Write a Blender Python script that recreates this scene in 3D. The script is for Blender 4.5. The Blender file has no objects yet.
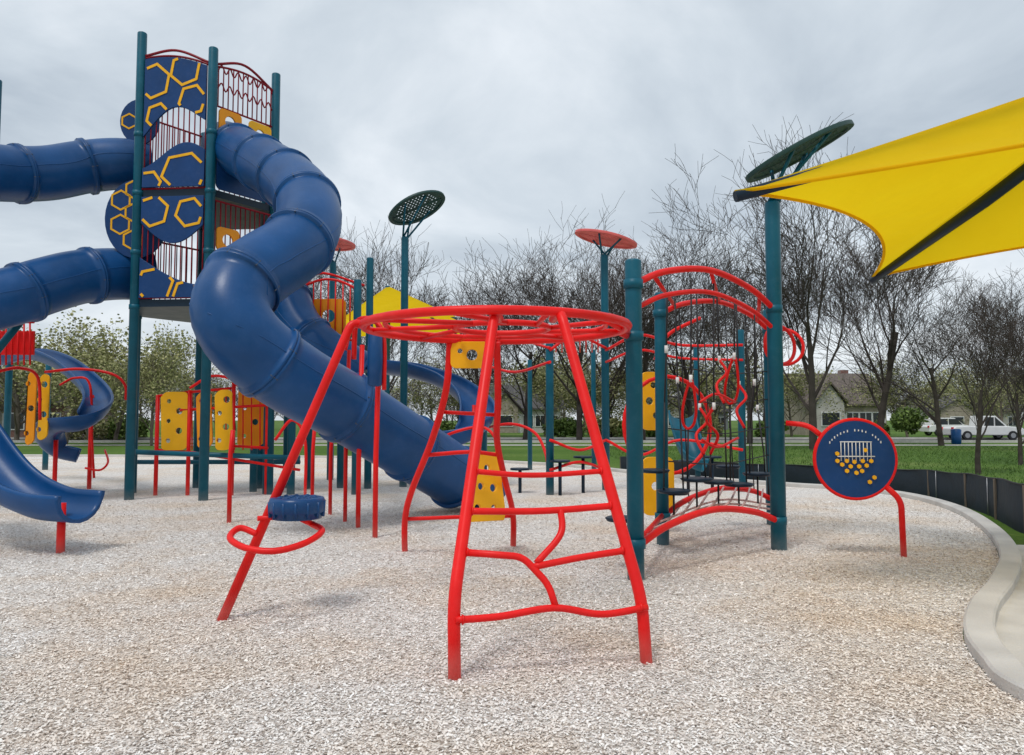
import bpy, math, random, bmesh
import numpy as np
from mathutils import Vector, Matrix
random.seed(7); rng=np.random.default_rng(5)
sc=bpy.context.scene
sc.view_settings.view_transform='Standard'
sc.view_settings.look='None'; sc.view_settings.exposure=0
V=Vector
H=1.5; F=750.0; PT=math.atan(42.5/750)
def W(px,py,d):
    u=(px-512)/F; v=(377.5-py)/F
    fy=math.cos(PT)-v*math.sin(PT); fz=math.sin(PT)+v*math.cos(PT)
    t=d/fy
    return V((u*t,d,H+fz*t))
def G(px,py,z=0.0):
    u=(px-512)/F; v=(377.5-py)/F
    fy=math.cos(PT)-v*math.sin(PT); fz=math.sin(PT)+v*math.cos(PT)
    t=(z-H)/fz
    return V((u*t,fy*t,z))
# ---------------------------------------------------------------- materials
def nodes(m):
    m.use_nodes=True; nt=m.node_tree
    return nt,nt.nodes,nt.links,nt.nodes['Principled BSDF']
def paint(name,col,rough=0.4,var=0.12,scale=3.0,bump=0.0,bscale=60,metal=0.0,dirt=0.0,spec=0.5,lowdirt=0.0):
    m=bpy.data.materials.new(name); nt,N,L,P=nodes(m)
    tc=N.new('ShaderNodeTexCoord')
    nz=N.new('ShaderNodeTexNoise'); nz.inputs['Scale'].default_value=scale; nz.inputs['Detail'].default_value=6
    L.new(tc.outputs['Object'],nz.inputs['Vector'])
    r=N.new('ShaderNodeValToRGB')
    e=r.color_ramp.elements
    e[0].position=0.3; e[1].position=0.7
    e[0].color=(*[c*(1-var) for c in col],1); e[1].color=(*[min(1,c*(1+var)) for c in col],1)
    L.new(nz.outputs['Fac'],r.inputs['Fac'])
    out=r.outputs['Color']
    if dirt>0:
        n2=N.new('ShaderNodeTexNoise'); n2.inputs['Scale'].default_value=scale*4; n2.inputs['Detail'].default_value=9; n2.inputs['Roughness'].default_value=0.7
        L.new(tc.outputs['Object'],n2.inputs['Vector'])
        mr=N.new('ShaderNodeMapRange'); mr.inputs['From Min'].default_value=0.5; mr.inputs['From Max'].default_value=0.75
        mr.inputs['To Max'].default_value=dirt
        L.new(n2.outputs['Fac'],mr.inputs['Value'])
        fac=mr.outputs['Result']
        if lowdirt>0:   # dusty splash zone close to the ground
            sp=N.new('ShaderNodeSeparateXYZ'); L.new(tc.outputs['Object'],sp.inputs[0])
            m3=N.new('ShaderNodeMapRange'); m3.inputs['From Min'].default_value=0.0; m3.inputs['From Max'].default_value=0.22; m3.inputs['To Min'].default_value=lowdirt; m3.inputs['To Max'].default_value=0
            L.new(sp.outputs['Z'],m3.inputs['Value'])
            mu=N.new('ShaderNodeMath'); mu.operation='MULTIPLY'; L.new(m3.outputs['Result'],mu.inputs[0]); L.new(n2.outputs['Fac'],mu.inputs[1])
            ad=N.new('ShaderNodeMath'); ad.operation='ADD'; L.new(mu.outputs[0],ad.inputs[0]); L.new(fac,ad.inputs[1]); fac=ad.outputs[0]
        mx=N.new('ShaderNodeMixRGB'); mx.inputs['Color2'].default_value=(0.45,0.40,0.34,1)
        L.new(fac,mx.inputs['Fac']); L.new(out,mx.inputs['Color1']); out=mx.outputs['Color']
    L.new(out,P.inputs['Base Color'])
    mr=N.new('ShaderNodeMapRange'); mr.inputs['To Min'].default_value=max(0,rough-0.08); mr.inputs['To Max'].default_value=rough+0.12
    L.new(nz.outputs['Fac'],mr.inputs['Value']); L.new(mr.outputs['Result'],P.inputs['Roughness'])
    P.inputs['Metallic'].default_value=metal; P.inputs['Specular IOR Level'].default_value=spec
    if bump>0:
        n3=N.new('ShaderNodeTexNoise'); n3.inputs['Scale'].default_value=bscale; n3.inputs['Detail'].default_value=4
        L.new(tc.outputs['Object'],n3.inputs['Vector'])
        b=N.new('ShaderNodeBump'); b.inputs['Strength'].default_value=bump; b.inputs['Distance'].default_value=0.02
        L.new(n3.outputs['Fac'],b.inputs['Height']); L.new(b.outputs['Normal'],P.inputs['Normal'])
    return m
RED=paint('red_powdercoat',(0.80,0.010,0.009),0.36,0.12,2.5,dirt=0.03,spec=0.25,lowdirt=0.5)
DRED=paint('maroon_rail',(0.26,0.008,0.020),0.4,0.12,3,spec=0.25)
TEAL=paint('teal_powdercoat',(0.004,0.098,0.150),0.38,0.14,2.5,dirt=0.03,spec=0.25,lowdirt=0.5)
BLUE=paint('blue_moulded_plastic',(0.002,0.062,0.205),0.34,0.20,1.3,bump=0.06,bscale=25,dirt=0.03,spec=0.35)
NAVY=paint('navy_panel',(0.004,0.045,0.165),0.42,0.12,3,dirt=0.03,spec=0.3)
YEL=paint('yellow_panel',(0.93,0.46,0.008),0.42,0.08,3,dirt=0.04,spec=0.3)
ORG=paint('orange_panel',(0.93,0.33,0.006),0.42,0.08,3,dirt=0.04,spec=0.3)
DGRN=paint('dark_green_mesh',(0.008,0.050,0.045),0.5,0.15,5)
REDM=paint('faded_red_mesh',(0.74,0.13,0.12),0.5,0.12,5)
BLACK=paint('black_fabric',(0.008,0.017,0.028),0.7,0.25,3,bump=0.3,bscale=8)
DARK=paint('dark_rubber',(0.015,0.015,0.017),0.6,0.2,5)
NVY2=paint('dark_blue_steel',(0.005,0.020,0.040),0.4,0.1,3,spec=0.3)
STEEL=paint('steel_bolts',(0.08,0.10,0.14),0.4,0.1,10,metal=0.5)
ROPE=paint('white_red_rope',(0.62,0.40,0.37),0.8,0.4,30)
CONC=paint('concrete',(0.58,0.555,0.52),0.85,0.14,2.5,bump=0.35,bscale=45,dirt=0.25)
BARK=paint('bark',(0.070,0.057,0.050),0.9,0.35,2.5,spec=0.2)
BARK2=paint('bark_pale',(0.15,0.125,0.10),0.9,0.3,2.5,spec=0.2)
ASPH=paint('asphalt',(0.06,0.06,0.062),0.9,0.2,0.8,bump=0.3,bscale=30)
WHITE=paint('white_paint',(0.78,0.78,0.77),0.35,0.04,2)
GLASS=paint('dark_glass',(0.02,0.025,0.03),0.12,0.2,2)
ROOF1=paint('shingles_dark',(0.10,0.095,0.095),0.9,0.25,5,bump=0.4,bscale=14)
ROOF2=paint('shingles_brown',(0.13,0.105,0.09),0.9,0.25,5,bump=0.4,bscale=14)
SIDING=paint('pale_siding',(0.50,0.48,0.44),0.7,0.08,1)
TAN=paint('tan_stone',(0.34,0.29,0.23),0.8,0.25,3,bump=0.4,bscale=10)
GRY=paint('grey_siding',(0.28,0.29,0.30),0.7,0.1,1)
SILV=paint('silver_paint',(0.35,0.36,0.38),0.3,0.05,2,metal=0.3)
def brickmat():
    m=bpy.data.materials.new('red_brick'); nt,N,L,P=nodes(m)
    tc=N.new('ShaderNodeTexCoord'); b=N.new('ShaderNodeTexBrick')
    b.inputs['Color1'].default_value=(0.25,0.085,0.06,1); b.inputs['Color2'].default_value=(0.17,0.06,0.045,1)
    b.inputs['Mortar'].default_value=(0.35,0.32,0.3,1); b.inputs['Scale'].default_value=4
    mp=N.new('ShaderNodeMapping'); mp.inputs['Rotation'].default_value=(math.pi/2,0,0)
    L.new(tc.outputs['Object'],mp.inputs['Vector']); L.new(mp.outputs['Vector'],b.inputs['Vector'])
    L.new(b.outputs['Color'],P.inputs['Base Color']); P.inputs['Roughness'].default_value=0.85
    return m
BRICK=brickmat()
def leafmat(name,c0,c1):
    m=bpy.data.materials.new(name); nt,N,L,P=nodes(m)
    g=N.new('ShaderNodeNewGeometry'); r=N.new('ShaderNodeValToRGB')
    r.color_ramp.elements[0].color=(*c0,1); r.color_ramp.elements[1].color=(*c1,1)
    L.new(g.outputs['Random Per Island'],r.inputs['Fac']); L.new(r.outputs['Color'],P.inputs['Base Color'])
    P.inputs['Roughness'].default_value=0.7
    return m
BLOOM=leafmat('spring_buds',(0.16,0.18,0.06),(0.42,0.40,0.18))
SHRUB=leafmat('shrub_leaves',(0.05,0.09,0.015),(0.16,0.24,0.04))
GRASSB=leafmat('grass_blades',(0.045,0.11,0.012),(0.13,0.22,0.04))
def fabric():
    m=bpy.data.materials.new('yellow_shade_fabric'); nt,N,L,P=nodes(m)
    tc=N.new('ShaderNodeTexCoord'); nz=N.new('ShaderNodeTexNoise'); nz.inputs['Scale'].default_value=1.2; nz.inputs['Detail'].default_value=5
    L.new(tc.outputs['Object'],nz.inputs['Vector'])
    r=N.new('ShaderNodeValToRGB'); r.color_ramp.elements[0].color=(0.90,0.58,0.006,1); r.color_ramp.elements[1].color=(0.97,0.70,0.012,1)
    L.new(nz.outputs['Fac'],r.inputs['Fac']); L.new(r.outputs['Color'],P.inputs['Base Color'])
    P.inputs['Roughness'].default_value=0.85; P.inputs['Specular IOR Level'].default_value=0.15
    t=N.new('ShaderNodeBsdfTranslucent'); L.new(r.outputs['Color'],t.inputs['Color'])
    mx=N.new('ShaderNodeMixShader'); mx.inputs['Fac'].default_value=0.55
    n2=N.new('ShaderNodeTexNoise'); n2.inputs['Scale'].default_value=2.0; L.new(tc.outputs['Object'],n2.inputs['Vector'])
    b=N.new('ShaderNodeBump'); b.inputs['Strength'].default_value=0.6; b.inputs['Distance'].default_value=0.14
    L.new(n2.outputs['Fac'],b.inputs['Height']); L.new(b.outputs['Normal'],P.inputs['Normal'])
    L.new(P.outputs[0],mx.inputs[1]); L.new(t.outputs[0],mx.inputs[2]); L.new(mx.outputs[0],N['Material Output'].inputs['Surface'])
    return m
FAB=fabric()
TINT=((1,1,1,1),(0.95,0.86,0.76,1))
def chipground():
    m=bpy.data.materials.new('wood_chips'); nt,N,L,P=nodes(m)
    tc=N.new('ShaderNodeTexCoord')
    v=N.new('ShaderNodeTexVoronoi'); v.inputs['Scale'].default_value=75; v.inputs['Randomness'].default_value=1
    nz=N.new('ShaderNodeTexNoise'); nz.inputs['Scale'].default_value=30; nz.inputs['Detail'].default_value=3
    ad=N.new('ShaderNodeMixRGB'); ad.blend_type='ADD'; ad.inputs['Fac'].default_value=0.03
    L.new(tc.outputs['Object'],ad.inputs['Color1']); L.new(nz.outputs['Color'],ad.inputs['Color2'])
    L.new(ad.outputs['Color'],v.inputs['Vector'])
    s=N.new('ShaderNodeSeparateColor'); L.new(v.outputs['Color'],s.inputs['Color'])
    r=N.new('ShaderNodeValToRGB'); e=r.color_ramp.elements
    e[0].position=0; e[0].color=(0.34,0.29,0.25,1); e[1].position=1; e[1].color=(0.97,0.94,0.90,1)
    a=e.new(0.12); a.color=(0.66,0.60,0.54,1); a=e.new(0.5); a.color=(0.87,0.81,0.755,1)
    L.new(s.outputs['Red'],r.inputs['Fac'])
    n2=N.new('ShaderNodeTexNoise'); n2.inputs['Scale'].default_value=11; n2.inputs['Detail'].default_value=8; n2.inputs['Roughness'].default_value=0.8
    L.new(tc.outputs['Object'],n2.inputs['Vector'])
    r2=N.new('ShaderNodeValToRGB'); e=r2.color_ramp.elements; e[0].position=0.36; e[0].color=(0.60,0.57,0.54,1); e[1].position=0.50; e[1].color=(1,1,1,1)
    L.new(n2.outputs['Fac'],r2.inputs['Fac'])
    mu=N.new('ShaderNodeMixRGB'); mu.blend_type='MULTIPLY'; mu.inputs['Fac'].default_value=0.8
    L.new(r.outputs['Color'],mu.inputs['Color1']); L.new(r2.outputs['Color'],mu.inputs['Color2'])
    n3=N.new('ShaderNodeTexNoise'); n3.inputs['Scale'].default_value=0.55; n3.inputs['Detail'].default_value=6; n3.inputs['Roughness'].default_value=0.6
    L.new(tc.outputs['Object'],n3.inputs['Vector'])
    r3=N.new('ShaderNodeValToRGB'); e=r3.color_ramp.elements; e[0].position=0.45; e[0].color=TINT[0]; e[1].position=0.66; e[1].color=TINT[1]
    L.new(n3.outputs['Fac'],r3.inputs['Fac'])
    m2=N.new('ShaderNodeMixRGB'); m2.blend_type='MULTIPLY'; m2.inputs['Fac'].default_value=1
    L.new(mu.outputs['Color'],m2.inputs['Color1']); L.new(r3.outputs['Color'],m2.inputs['Color2'])
    L.new(m2.outputs['Color'],P.inputs['Base Color']); P.inputs['Roughness'].default_value=0.95; P.inputs['Specular IOR Level'].default_value=0.2
    b=N.new('ShaderNodeBump'); b.inputs['Strength'].default_value=0.6; b.inputs['Distance'].default_value=0.02
    ma=N.new('ShaderNodeMath'); ma.operation='ADD'; L.new(s.outputs['Green'],ma.inputs[0])
    mm=N.new('ShaderNodeMath'); mm.operation='MULTIPLY'; mm.inputs[1].default_value=3; L.new(n2.outputs['Fac'],mm.inputs[0]); L.new(mm.outputs[0],ma.inputs[1])
    L.new(ma.outputs[0],b.inputs['Height']); L.new(b.outputs['Normal'],P.inputs['Normal'])
    return m
CHIPG=chipground()
def chipmat():
    m=bpy.data.materials.new('wood_chip_pieces'); nt,N,L,P=nodes(m)
    g=N.new('ShaderNodeNewGeometry'); r=N.new('ShaderNodeValToRGB'); e=r.color_ramp.elements
    e[0].position=0; e[0].color=(0.24,0.19,0.16,1); e[1].position=1; e[1].color=(0.98,0.96,0.93,1)
    for p,c in ((0.07,(0.52,0.45,0.39)),(0.22,(0.76,0.69,0.63)),(0.7,(0.90,0.85,0.80))):
        a=e.new(p); a.color=(*c,1)
    L.new(g.outputs['Random Per Island'],r.inputs['Fac'])
    tc=N.new('ShaderNodeTexCoord'); n3=N.new('ShaderNodeTexNoise'); n3.inputs['Scale'].default_value=0.55; n3.inputs['Detail'].default_value=6; n3.inputs['Roughness'].default_value=0.6
    L.new(tc.outputs['Object'],n3.inputs['Vector'])
    r3=N.new('ShaderNodeValToRGB'); e=r3.color_ramp.elements; e[0].position=0.45; e[0].color=TINT[0]; e[1].position=0.66; e[1].color=TINT[1]
    L.new(n3.outputs['Fac'],r3.inputs['Fac'])
    m2=N.new('ShaderNodeMixRGB'); m2.blend_type='MULTIPLY'; m2.inputs['Fac'].default_value=1
    L.new(r.outputs['Color'],m2.inputs['Color1']); L.new(r3.outputs['Color'],m2.inputs['Color2'])
    L.new(m2.outputs['Color'],P.inputs['Base Color']); P.inputs['Roughness'].default_value=0.9; P.inputs['Specular IOR Level'].default_value=0.2
    return m
CHIPM=chipmat()
def grassmat():
    m=bpy.data.materials.new('lawn_grass'); nt,N,L,P=nodes(m)
    tc=N.new('ShaderNodeTexCoord')
    n1=N.new('ShaderNodeTexNoise'); n1.inputs['Scale'].default_value=0.12; n1.inputs['Detail'].default_value=8
    n2=N.new('ShaderNodeTexNoise'); n2.inputs['Scale'].default_value=6; n2.inputs['Detail'].default_value=8; n2.inputs['Roughness'].default_value=0.8
    L.new(tc.outputs['Object'],n1.inputs['Vector']); L.new(tc.outputs['Object'],n2.inputs['Vector'])
    a=N.new('ShaderNodeMath'); a.operation='ADD'; L.new(n1.outputs['Fac'],a.inputs[0]); L.new(n2.outputs['Fac'],a.inputs[1])
    b=N.new('ShaderNodeMath'); b.operation='MULTIPLY'; b.inputs[1].default_value=0.5; L.new(a.outputs[0],b.inputs[0])
    r=N.new('ShaderNodeValToRGB'); e=r.color_ramp.elements; e[0].position=0.36; e[0].color=(0.045,0.10,0.012,1); e[1].position=0.66; e[1].color=(0.22,0.25,0.08,1)
    k=e.new(0.52); k.color=(0.085,0.16,0.022,1)
    L.new(b.outputs[0],r.inputs['Fac']); L.new(r.outputs['Color'],P.inputs['Base Color']); P.inputs['Roughness'].default_value=0.95; P.inputs['Specular IOR Level'].default_value=0.2
    bp=N.new('ShaderNodeBump'); bp.inputs['Strength'].default_value=0.7; bp.inputs['Distance'].default_value=0.05; L.new(n2.outputs['Fac'],bp.inputs['Height']); L.new(bp.outputs['Normal'],P.inputs['Normal'])
    return m
GRASS=grassmat()
# ---------------------------------------------------------------- mesh helpers
def root(name):
    o=bpy.data.objects.new(name,None); sc.collection.objects.link(o); o.empty_display_size=0.3; return o
def catmull(P,sub=8,closed=False):
    P=[V(p) for p in P]; n=len(P); out=[]
    if n<3 and not closed: return P
    for i in range(n if closed else n-1):
        if closed: p0,p1,p2,p3=P[(i-1)%n],P[i],P[(i+1)%n],P[(i+2)%n]
        else:
            p1,p2=P[i],P[i+1]; p0=P[i-1] if i>0 else p1*2-p2; p3=P[i+2] if i+2<n else p2*2-p1
        for k in range(sub):
            t=k/sub
            out.append(0.5*((2*p1)+(p2-p0)*t+(2*p0-5*p1+4*p2-p3)*t*t+(3*p1-p0-3*p2+p3)*t**3))
    if not closed: out.append(P[-1])
    return out
def fillet(P,rad,sub=5):
    P=[V(p) for p in P]; out=[P[0]]
    for i in range(1,len(P)-1):
        a,b,c=P[i-1],P[i],P[i+1]
        d1=(a-b); d2=(c-b); r=min(rad,d1.length*0.45,d2.length*0.45)
        s=b+d1.normalized()*r; e=b+d2.normalized()*r
        for k in range(sub+1):
            t=k/sub; out.append(s*(1-t)**2+b*2*t*(1-t)+e*t*t)
    out.append(P[-1]); return out
class MB:
    def __init__(s): s.v=[]; s.f=[]; s.m=[]; s.sm=[]
    def sweep(s,path,r,n=12,mat=0,closed=False,cap=True):
        path=[V(p) for p in path]; L=len(path)
        rad=r if isinstance(r,(list,tuple)) else [r]*L
        T=[]
        for i in range(L):
            if closed: t=path[(i+1)%L]-path[(i-1)%L]
            else: t=path[min(i+1,L-1)]-path[max(i-1,0)]
            if t.length<1e-9: t=T[-1] if T else V((0,0,1))
            T.append(t.normalized())
        up=V((0,0,1)) if abs(T[0].z)<0.9 else V((1,0,0))
        nrm=(up-T[0]*up.dot(T[0])).normalized(); base=len(s.v)
        for i in range(L):
            nrm=(nrm-T[i]*nrm.dot(T[i])).normalized(); b=T[i].cross(nrm)
            for k in range(n):
                a=2*math.pi*k/n
                s.v.append(path[i]+(nrm*math.cos(a)+b*math.sin(a))*rad[i])
        for i in range(L if closed else L-1):
            j=(i+1)%L
            for k in range(n):
                k2=(k+1)%n
                s.f.append((base+i*n+k,base+i*n+k2,base+j*n+k2,base+j*n+k)); s.m.append(mat); s.sm.append(True)
        if cap and not closed:
            s.f.append(tuple(base+k for k in range(n))[::-1]); s.m.append(mat); s.sm.append(False)
            s.f.append(tuple(base+(L-1)*n+k for k in range(n))); s.m.append(mat); s.sm.append(False)
    def tube(s,P,r,mat=0,curve=True,n=12,closed=False,sub=7):
        s.sweep(catmull(P,sub,closed) if (curve and len(P)>2) else P,r,n,mat,closed)
    def profile(s,path,prof,mat=0,cap=True,smooth=True):
        path=[V(p) for p in path]; L=len(path); n=len(prof); base=len(s.v)
        for i in range(L):
            t=(path[min(i+1,L-1)]-path[max(i-1,0)]).normalized()
            sd=t.cross(V((0,0,1)))
            sd=V((1,0,0)) if sd.length<1e-5 else sd.normalized()
            up=sd.cross(t)
            for (a,b) in prof: s.v.append(path[i]+sd*a+up*b)
        for i in range(L-1):
            for k in range(n):
                k2=(k+1)%n
                s.f.append((base+i*n+k,base+i*n+k2,base+(i+1)*n+k2,base+(i+1)*n+k)); s.m.append(mat); s.sm.append(smooth)
        if cap:
            s.f.append(tuple(base+k for k in range(n))[::-1]); s.m.append(mat); s.sm.append(False)
            s.f.append(tuple(base+(L-1)*n+k for k in range(n))); s.m.append(mat); s.sm.append(False)
    def box(s,c,size,mat=0,rz=0.0,M=None):
        c=V(c); R=M if M else Matrix.Rotation(rz,3,'Z'); b=len(s.v)
        for x in (-.5,.5):
            for y in (-.5,.5):
                for z in (-.5,.5): s.v.append(c+R@V((x*size[0],y*size[1],z*size[2])))
        for f in ((0,1,3,2),(4,6,7,5),(0,4,5,1),(2,3,7,6),(0,2,6,4),(1,5,7,3)):
            s.f.append(tuple(b+i for i in f)); s.m.append(mat); s.sm.append(False)
    def poly(s,pts,mat=0):
        b=len(s.v); s.v+= [V(p) for p in pts]; s.f.append(tuple(range(b,b+len(pts)))); s.m.append(mat); s.sm.append(False)
    def prism(s,pts,off,mat=0):
        b=len(s.v); n=len(pts); off=V(off)
        s.v+=[V(p) for p in pts]; s.v+=[V(p)+off for p in pts]
        s.f.append(tuple(range(b,b+n))[::-1]); s.f.append(tuple(range(b+n,b+2*n)))
        for k in range(n): s.f.append((b+k,b+(k+1)%n,b+n+(k+1)%n,b+n+k))
        s.m+=[mat]*(n+2); s.sm+=[False]*(n+2)
    def sphere(s,c,r,mat=0,n=10,sc_=(1,1,1)):
        c=V(c); b=len(s.v); rows=n//2+1
        for i in range(rows):
            ph=math.pi*i/(rows-1)
            for k in range(n):
                a=2*math.pi*k/n
                s.v.append(c+V((r*sc_[0]*math.sin(ph)*math.cos(a),r*sc_[1]*math.sin(ph)*math.sin(a),r*sc_[2]*math.cos(ph))))
        for i in range(rows-1):
            for k in range(n):
                s.f.append((b+i*n+k,b+(i+1)*n+k,b+(i+1)*n+(k+1)%n,b+i*n+(k+1)%n)); s.m.append(mat); s.sm.append(True)
    def post(s,x,y,z0,z1,r=0.09,mat=0,n=18):
        s.sweep([V((x,y,z0)),V((x,y,z1-0.02)),V((x,y,z1-0.006)),V((x,y,z1+0.005))],[r,r,r*0.93,r*0.7],n,mat)
    def clamp(s,x,y,z,r=0.105,mat=0):
        s.sweep([V((x,y,z-0.045)),V((x,y,z-0.044)),V((x,y,z+0.044)),V((x,y,z+0.045))],[r-0.012,r,r,r-0.012],16,mat)
    def make(s,name,mats,parent=None,bevel=0):
        me=bpy.data.meshes.new(name); me.from_pydata([tuple(v) for v in s.v],[],s.f)
        for m in (mats if isinstance(mats,(list,tuple)) else [mats]): me.materials.append(m)
        me.polygons.foreach_set('material_index',s.m); me.polygons.foreach_set('use_smooth',s.sm)
        me.validate(); me.update()
        o=bpy.data.objects.new(name,me); sc.collection.objects.link(o)
        if parent: o.parent=parent
        if bevel:
            b=o.modifiers.new('bevel','BEVEL'); b.width=bevel; b.segments=2; b.limit_method='ANGLE'
        return o
def panel(name,outline,holes,o,u,v,mat,parent,th=0.03,bevel=0.004):
    cu=bpy.data.curves.new('tmp','CURVE'); cu.dimensions='2D'; cu.fill_mode='BOTH'; cu.extrude=th/2; cu.bevel_depth=bevel; cu.bevel_resolution=1
    for loop in [outline]+list(holes):
        sp=cu.splines.new('POLY'); sp.points.add(len(loop)-1); sp.use_cyclic_u=True
        for i,(a,b) in enumerate(loop): sp.points[i].co=(a,b,0,1)
    tmp=bpy.data.objects.new('tmp',cu); sc.collection.objects.link(tmp)
    me=bpy.data.meshes.new_from_object(tmp.evaluated_get(bpy.context.evaluated_depsgraph_get()))
    bpy.data.objects.remove(tmp); bpy.data.curves.remove(cu)
    u=V(u).normalized(); v=V(v).normalized(); w=u.cross(v).normalized()
    M=Matrix(((u.x,v.x,w.x,o[0]),(u.y,v.y,w.y,o[1]),(u.z,v.z,w.z,o[2]),(0,0,0,1)))
    me.transform(M); me.name=name; me.materials.clear(); me.materials.append(mat)
    ob=bpy.data.objects.new(name,me); sc.collection.objects.link(ob)
    if parent: ob.parent=parent
    return ob
def hexl(cx,cy,r,rot=0,sx=1,sy=1,n=6): return [(cx+sx*r*math.cos(rot+2*math.pi*k/n),cy+sy*r*math.sin(rot+2*math.pi*k/n)) for k in range(n)]
def ccirc(cx,cy,r,n=20,sx=1,sy=1): return hexl(cx,cy,r,0,sx,sy,n)
def rrect(x0,y0,x1,y1,r,n=4):
    out=[]
    for cx,cy,a in ((x1-r,y1-r,0),(x0+r,y1-r,90),(x0+r,y0+r,180),(x1-r,y0+r,270)):
        for k in range(n+1):
            t=math.radians(a+90*k/n); out.append((cx+r*math.cos(t),cy+r*math.sin(t)))
    return out
# ---------------------------------------------------------------- ground
mb=MB(); mb.poly([(-1500,-300,0),(1500,-300,0),(1500,2500,0),(-1500,2500,0)]); mb.make('ground',GRASS)
cin=[G(790,487),G(850,490.5),G(905,498),G(950,511),G(983,532),G(999,558),G(990,585),G(970,610),G(963,638),G(980,668),G(1024,704)]
far=[V((-30,31,0)),V((-14,30.5,0)),V((-5,29,0)),V((1,25,0)),V((4,19.8,0))]
near=[V((3.0,2.9,0)),V((3.9,1.6,0)),V((5.5,-0.5,0)),V((7,-4,0))]
curb=catmull(far+cin+near,10)
chip_poly=[V((p.x,p.y,0.006)) for p in curb]+[V((-30,-4,0.006))]
def flat(name,pts,mat,z=None):
    bm=bmesh.new(); vs=[bm.verts.new((p[0],p[1],z if z is not None else p[2])) for p in pts]
    f=bm.faces.new(vs); f.normal_update()
    if f.normal.z<0: f.normal_flip()
    bmesh.ops.triangulate(bm,faces=[f],ngon_method='EAR_CLIP')
    me=bpy.data.meshes.new(name); bm.to_mesh(me); bm.free(); me.materials.append(mat)
    o=bpy.data.objects.new(name,me); sc.collection.objects.link(o); return o
flat('wood_chip_surface',chip_poly,CHIPG)
mb=MB(); cc=[]
for i,p in enumerate(curb):
    t=(curb[min(i+1,len(curb)-1)]-curb[max(i-1,0)]).normalized(); cc.append(p+V((-t.y,t.x,0))*0.10)
prof=[(-0.095,-0.25),(0.095,-0.25),(0.095,0.075),(0.08,0.09),(-0.08,0.09),(-0.095,0.075)]
mb.profile(cc,prof,smooth=False); mb.make('concrete_curb',CONC)
pv=[V((p.x,p.y,0.010)) for p in cc if p.x>2.4 and p.y<9.2 and p.y>-3.9]+[V((14,-3.9,0.010)),V((14,8.0,0.010)),V((8.5,8.6,0.010))]
flat('sidewalk',pv,CONC)
def inpoly(x,y,poly):
    ins=np.zeros(len(x),bool); j=len(poly)-1
    for i in range(len(poly)):
        xi,yi,xj,yj=poly[i][0],poly[i][1],poly[j][0],poly[j][1]
        if yi!=yj:
            c=((yi>y)!=(yj>y))&(x<(xj-xi)*(y-yi)/(yj-yi)+xi); ins^=c
        j=i
    return ins
N_=290000
D=2.6*np.exp(rng.random(N_)*math.log(14/2.6)); X=(rng.random(N_)*1.7-0.85)*D
ok=inpoly(X,D,chip_poly); X=X[ok]; D=D[ok]; n=len(X)
ln=(0.006+rng.gamma(2.0,0.0032,n))*(1+D/18); ln=np.minimum(ln,0.036); wd=rng.uniform(0.005,0.011,n)*(1+D/18)
az=rng.random(n)*2*np.pi; tl=rng.normal(0,0.22,n); rl=rng.normal(0,0.30,n)
ax=np.stack([np.cos(az)*np.cos(tl),np.sin(az)*np.cos(tl),np.sin(tl)],1)
sd=np.stack([-np.sin(az)*np.cos(rl),np.cos(az)*np.cos(rl),np.sin(rl)],1)
c=np.stack([X,D,0.008+np.abs(ln*np.sin(tl))*0.5+np.abs(wd*np.sin(rl))*0.5+rng.random(n)*0.005],1)
A=ax*ln[:,None]*0.5; B=sd*wd[:,None]*0.5
j1=rng.uniform(0.4,1.1,n)[:,None]; j2=rng.uniform(0.4,1.1,n)[:,None]
vv=np.stack([c-A-B*j1,c+A*j2-B,c+A+B*j2,c-A*j1+B],1).reshape(-1,3)
me=bpy.data.meshes.new('wood_chips'); me.vertices.add(4*n); me.vertices.foreach_set('co',vv.ravel())
me.loops.add(4*n); me.loops.foreach_set('vertex_index',np.arange(4*n)); me.polygons.add(n); me.polygons.foreach_set('loop_start',np.arange(0,4*n,4))
me.update(calc_edges=True); me.materials.append(CHIPM)
sc.collection.objects.link(bpy.data.objects.new('wood_chips',me))
n=40000
gx=rng.uniform(4,34,n); gy=rng.uniform(13,42,n); out=~inpoly(gx,gy,[(p[0]+0.35,p[1]+0.35) for p in chip_poly])
out&=(gx/gy<0.78)&(gy>17.9-(gx-7)*1.2*(gx>7)); gx=gx[out]; gy=gy[out]; n=len(gx)
h=rng.uniform(0.04,0.10,n); a=rng.random(n)*6.28; w=rng.uniform(0.008,0.02,n)
vv=np.stack([np.stack([gx-np.cos(a)*w,gy-np.sin(a)*w,gx*0],1),np.stack([gx+np.cos(a)*w,gy+np.sin(a)*w,gx*0],1),np.stack([gx+rng.normal(0,0.03,n),gy+rng.normal(0,0.03,n),h],1)],1).reshape(-1,3)
me=bpy.data.meshes.new('grass_tufts'); me.vertices.add(3*n); me.vertices.foreach_set('co',vv.ravel()); me.loops.add(3*n); me.loops.foreach_set('vertex_index',np.arange(3*n)); me.polygons.add(n); me.polygons.foreach_set('loop_start',np.arange(0,3*n,3)); me.update(calc_edges=True); me.materials.append(GRASSB)
sc.collection.objects.link(bpy.data.objects.new('grass_tufts',me))
mb=MB(); mb.poly([(-300,50,0.008),(300,50,0.008),(300,58,0.008),(-300,58,0.008)]); mb.make('street',ASPH)
mb=MB(); mb.box((0,49.8,0.03),(600,0.3,0.26)); mb.box((0,58.2,0.03),(600,0.3,0.26)); mb.make('street_kerb',CONC)
mb=MB(); mb.poly([(-300,44,0.012),(300,44,0.012),(300,45.6,0.012),(-300,45.6,0.012)]); mb.make('footpath',CONC)
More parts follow.
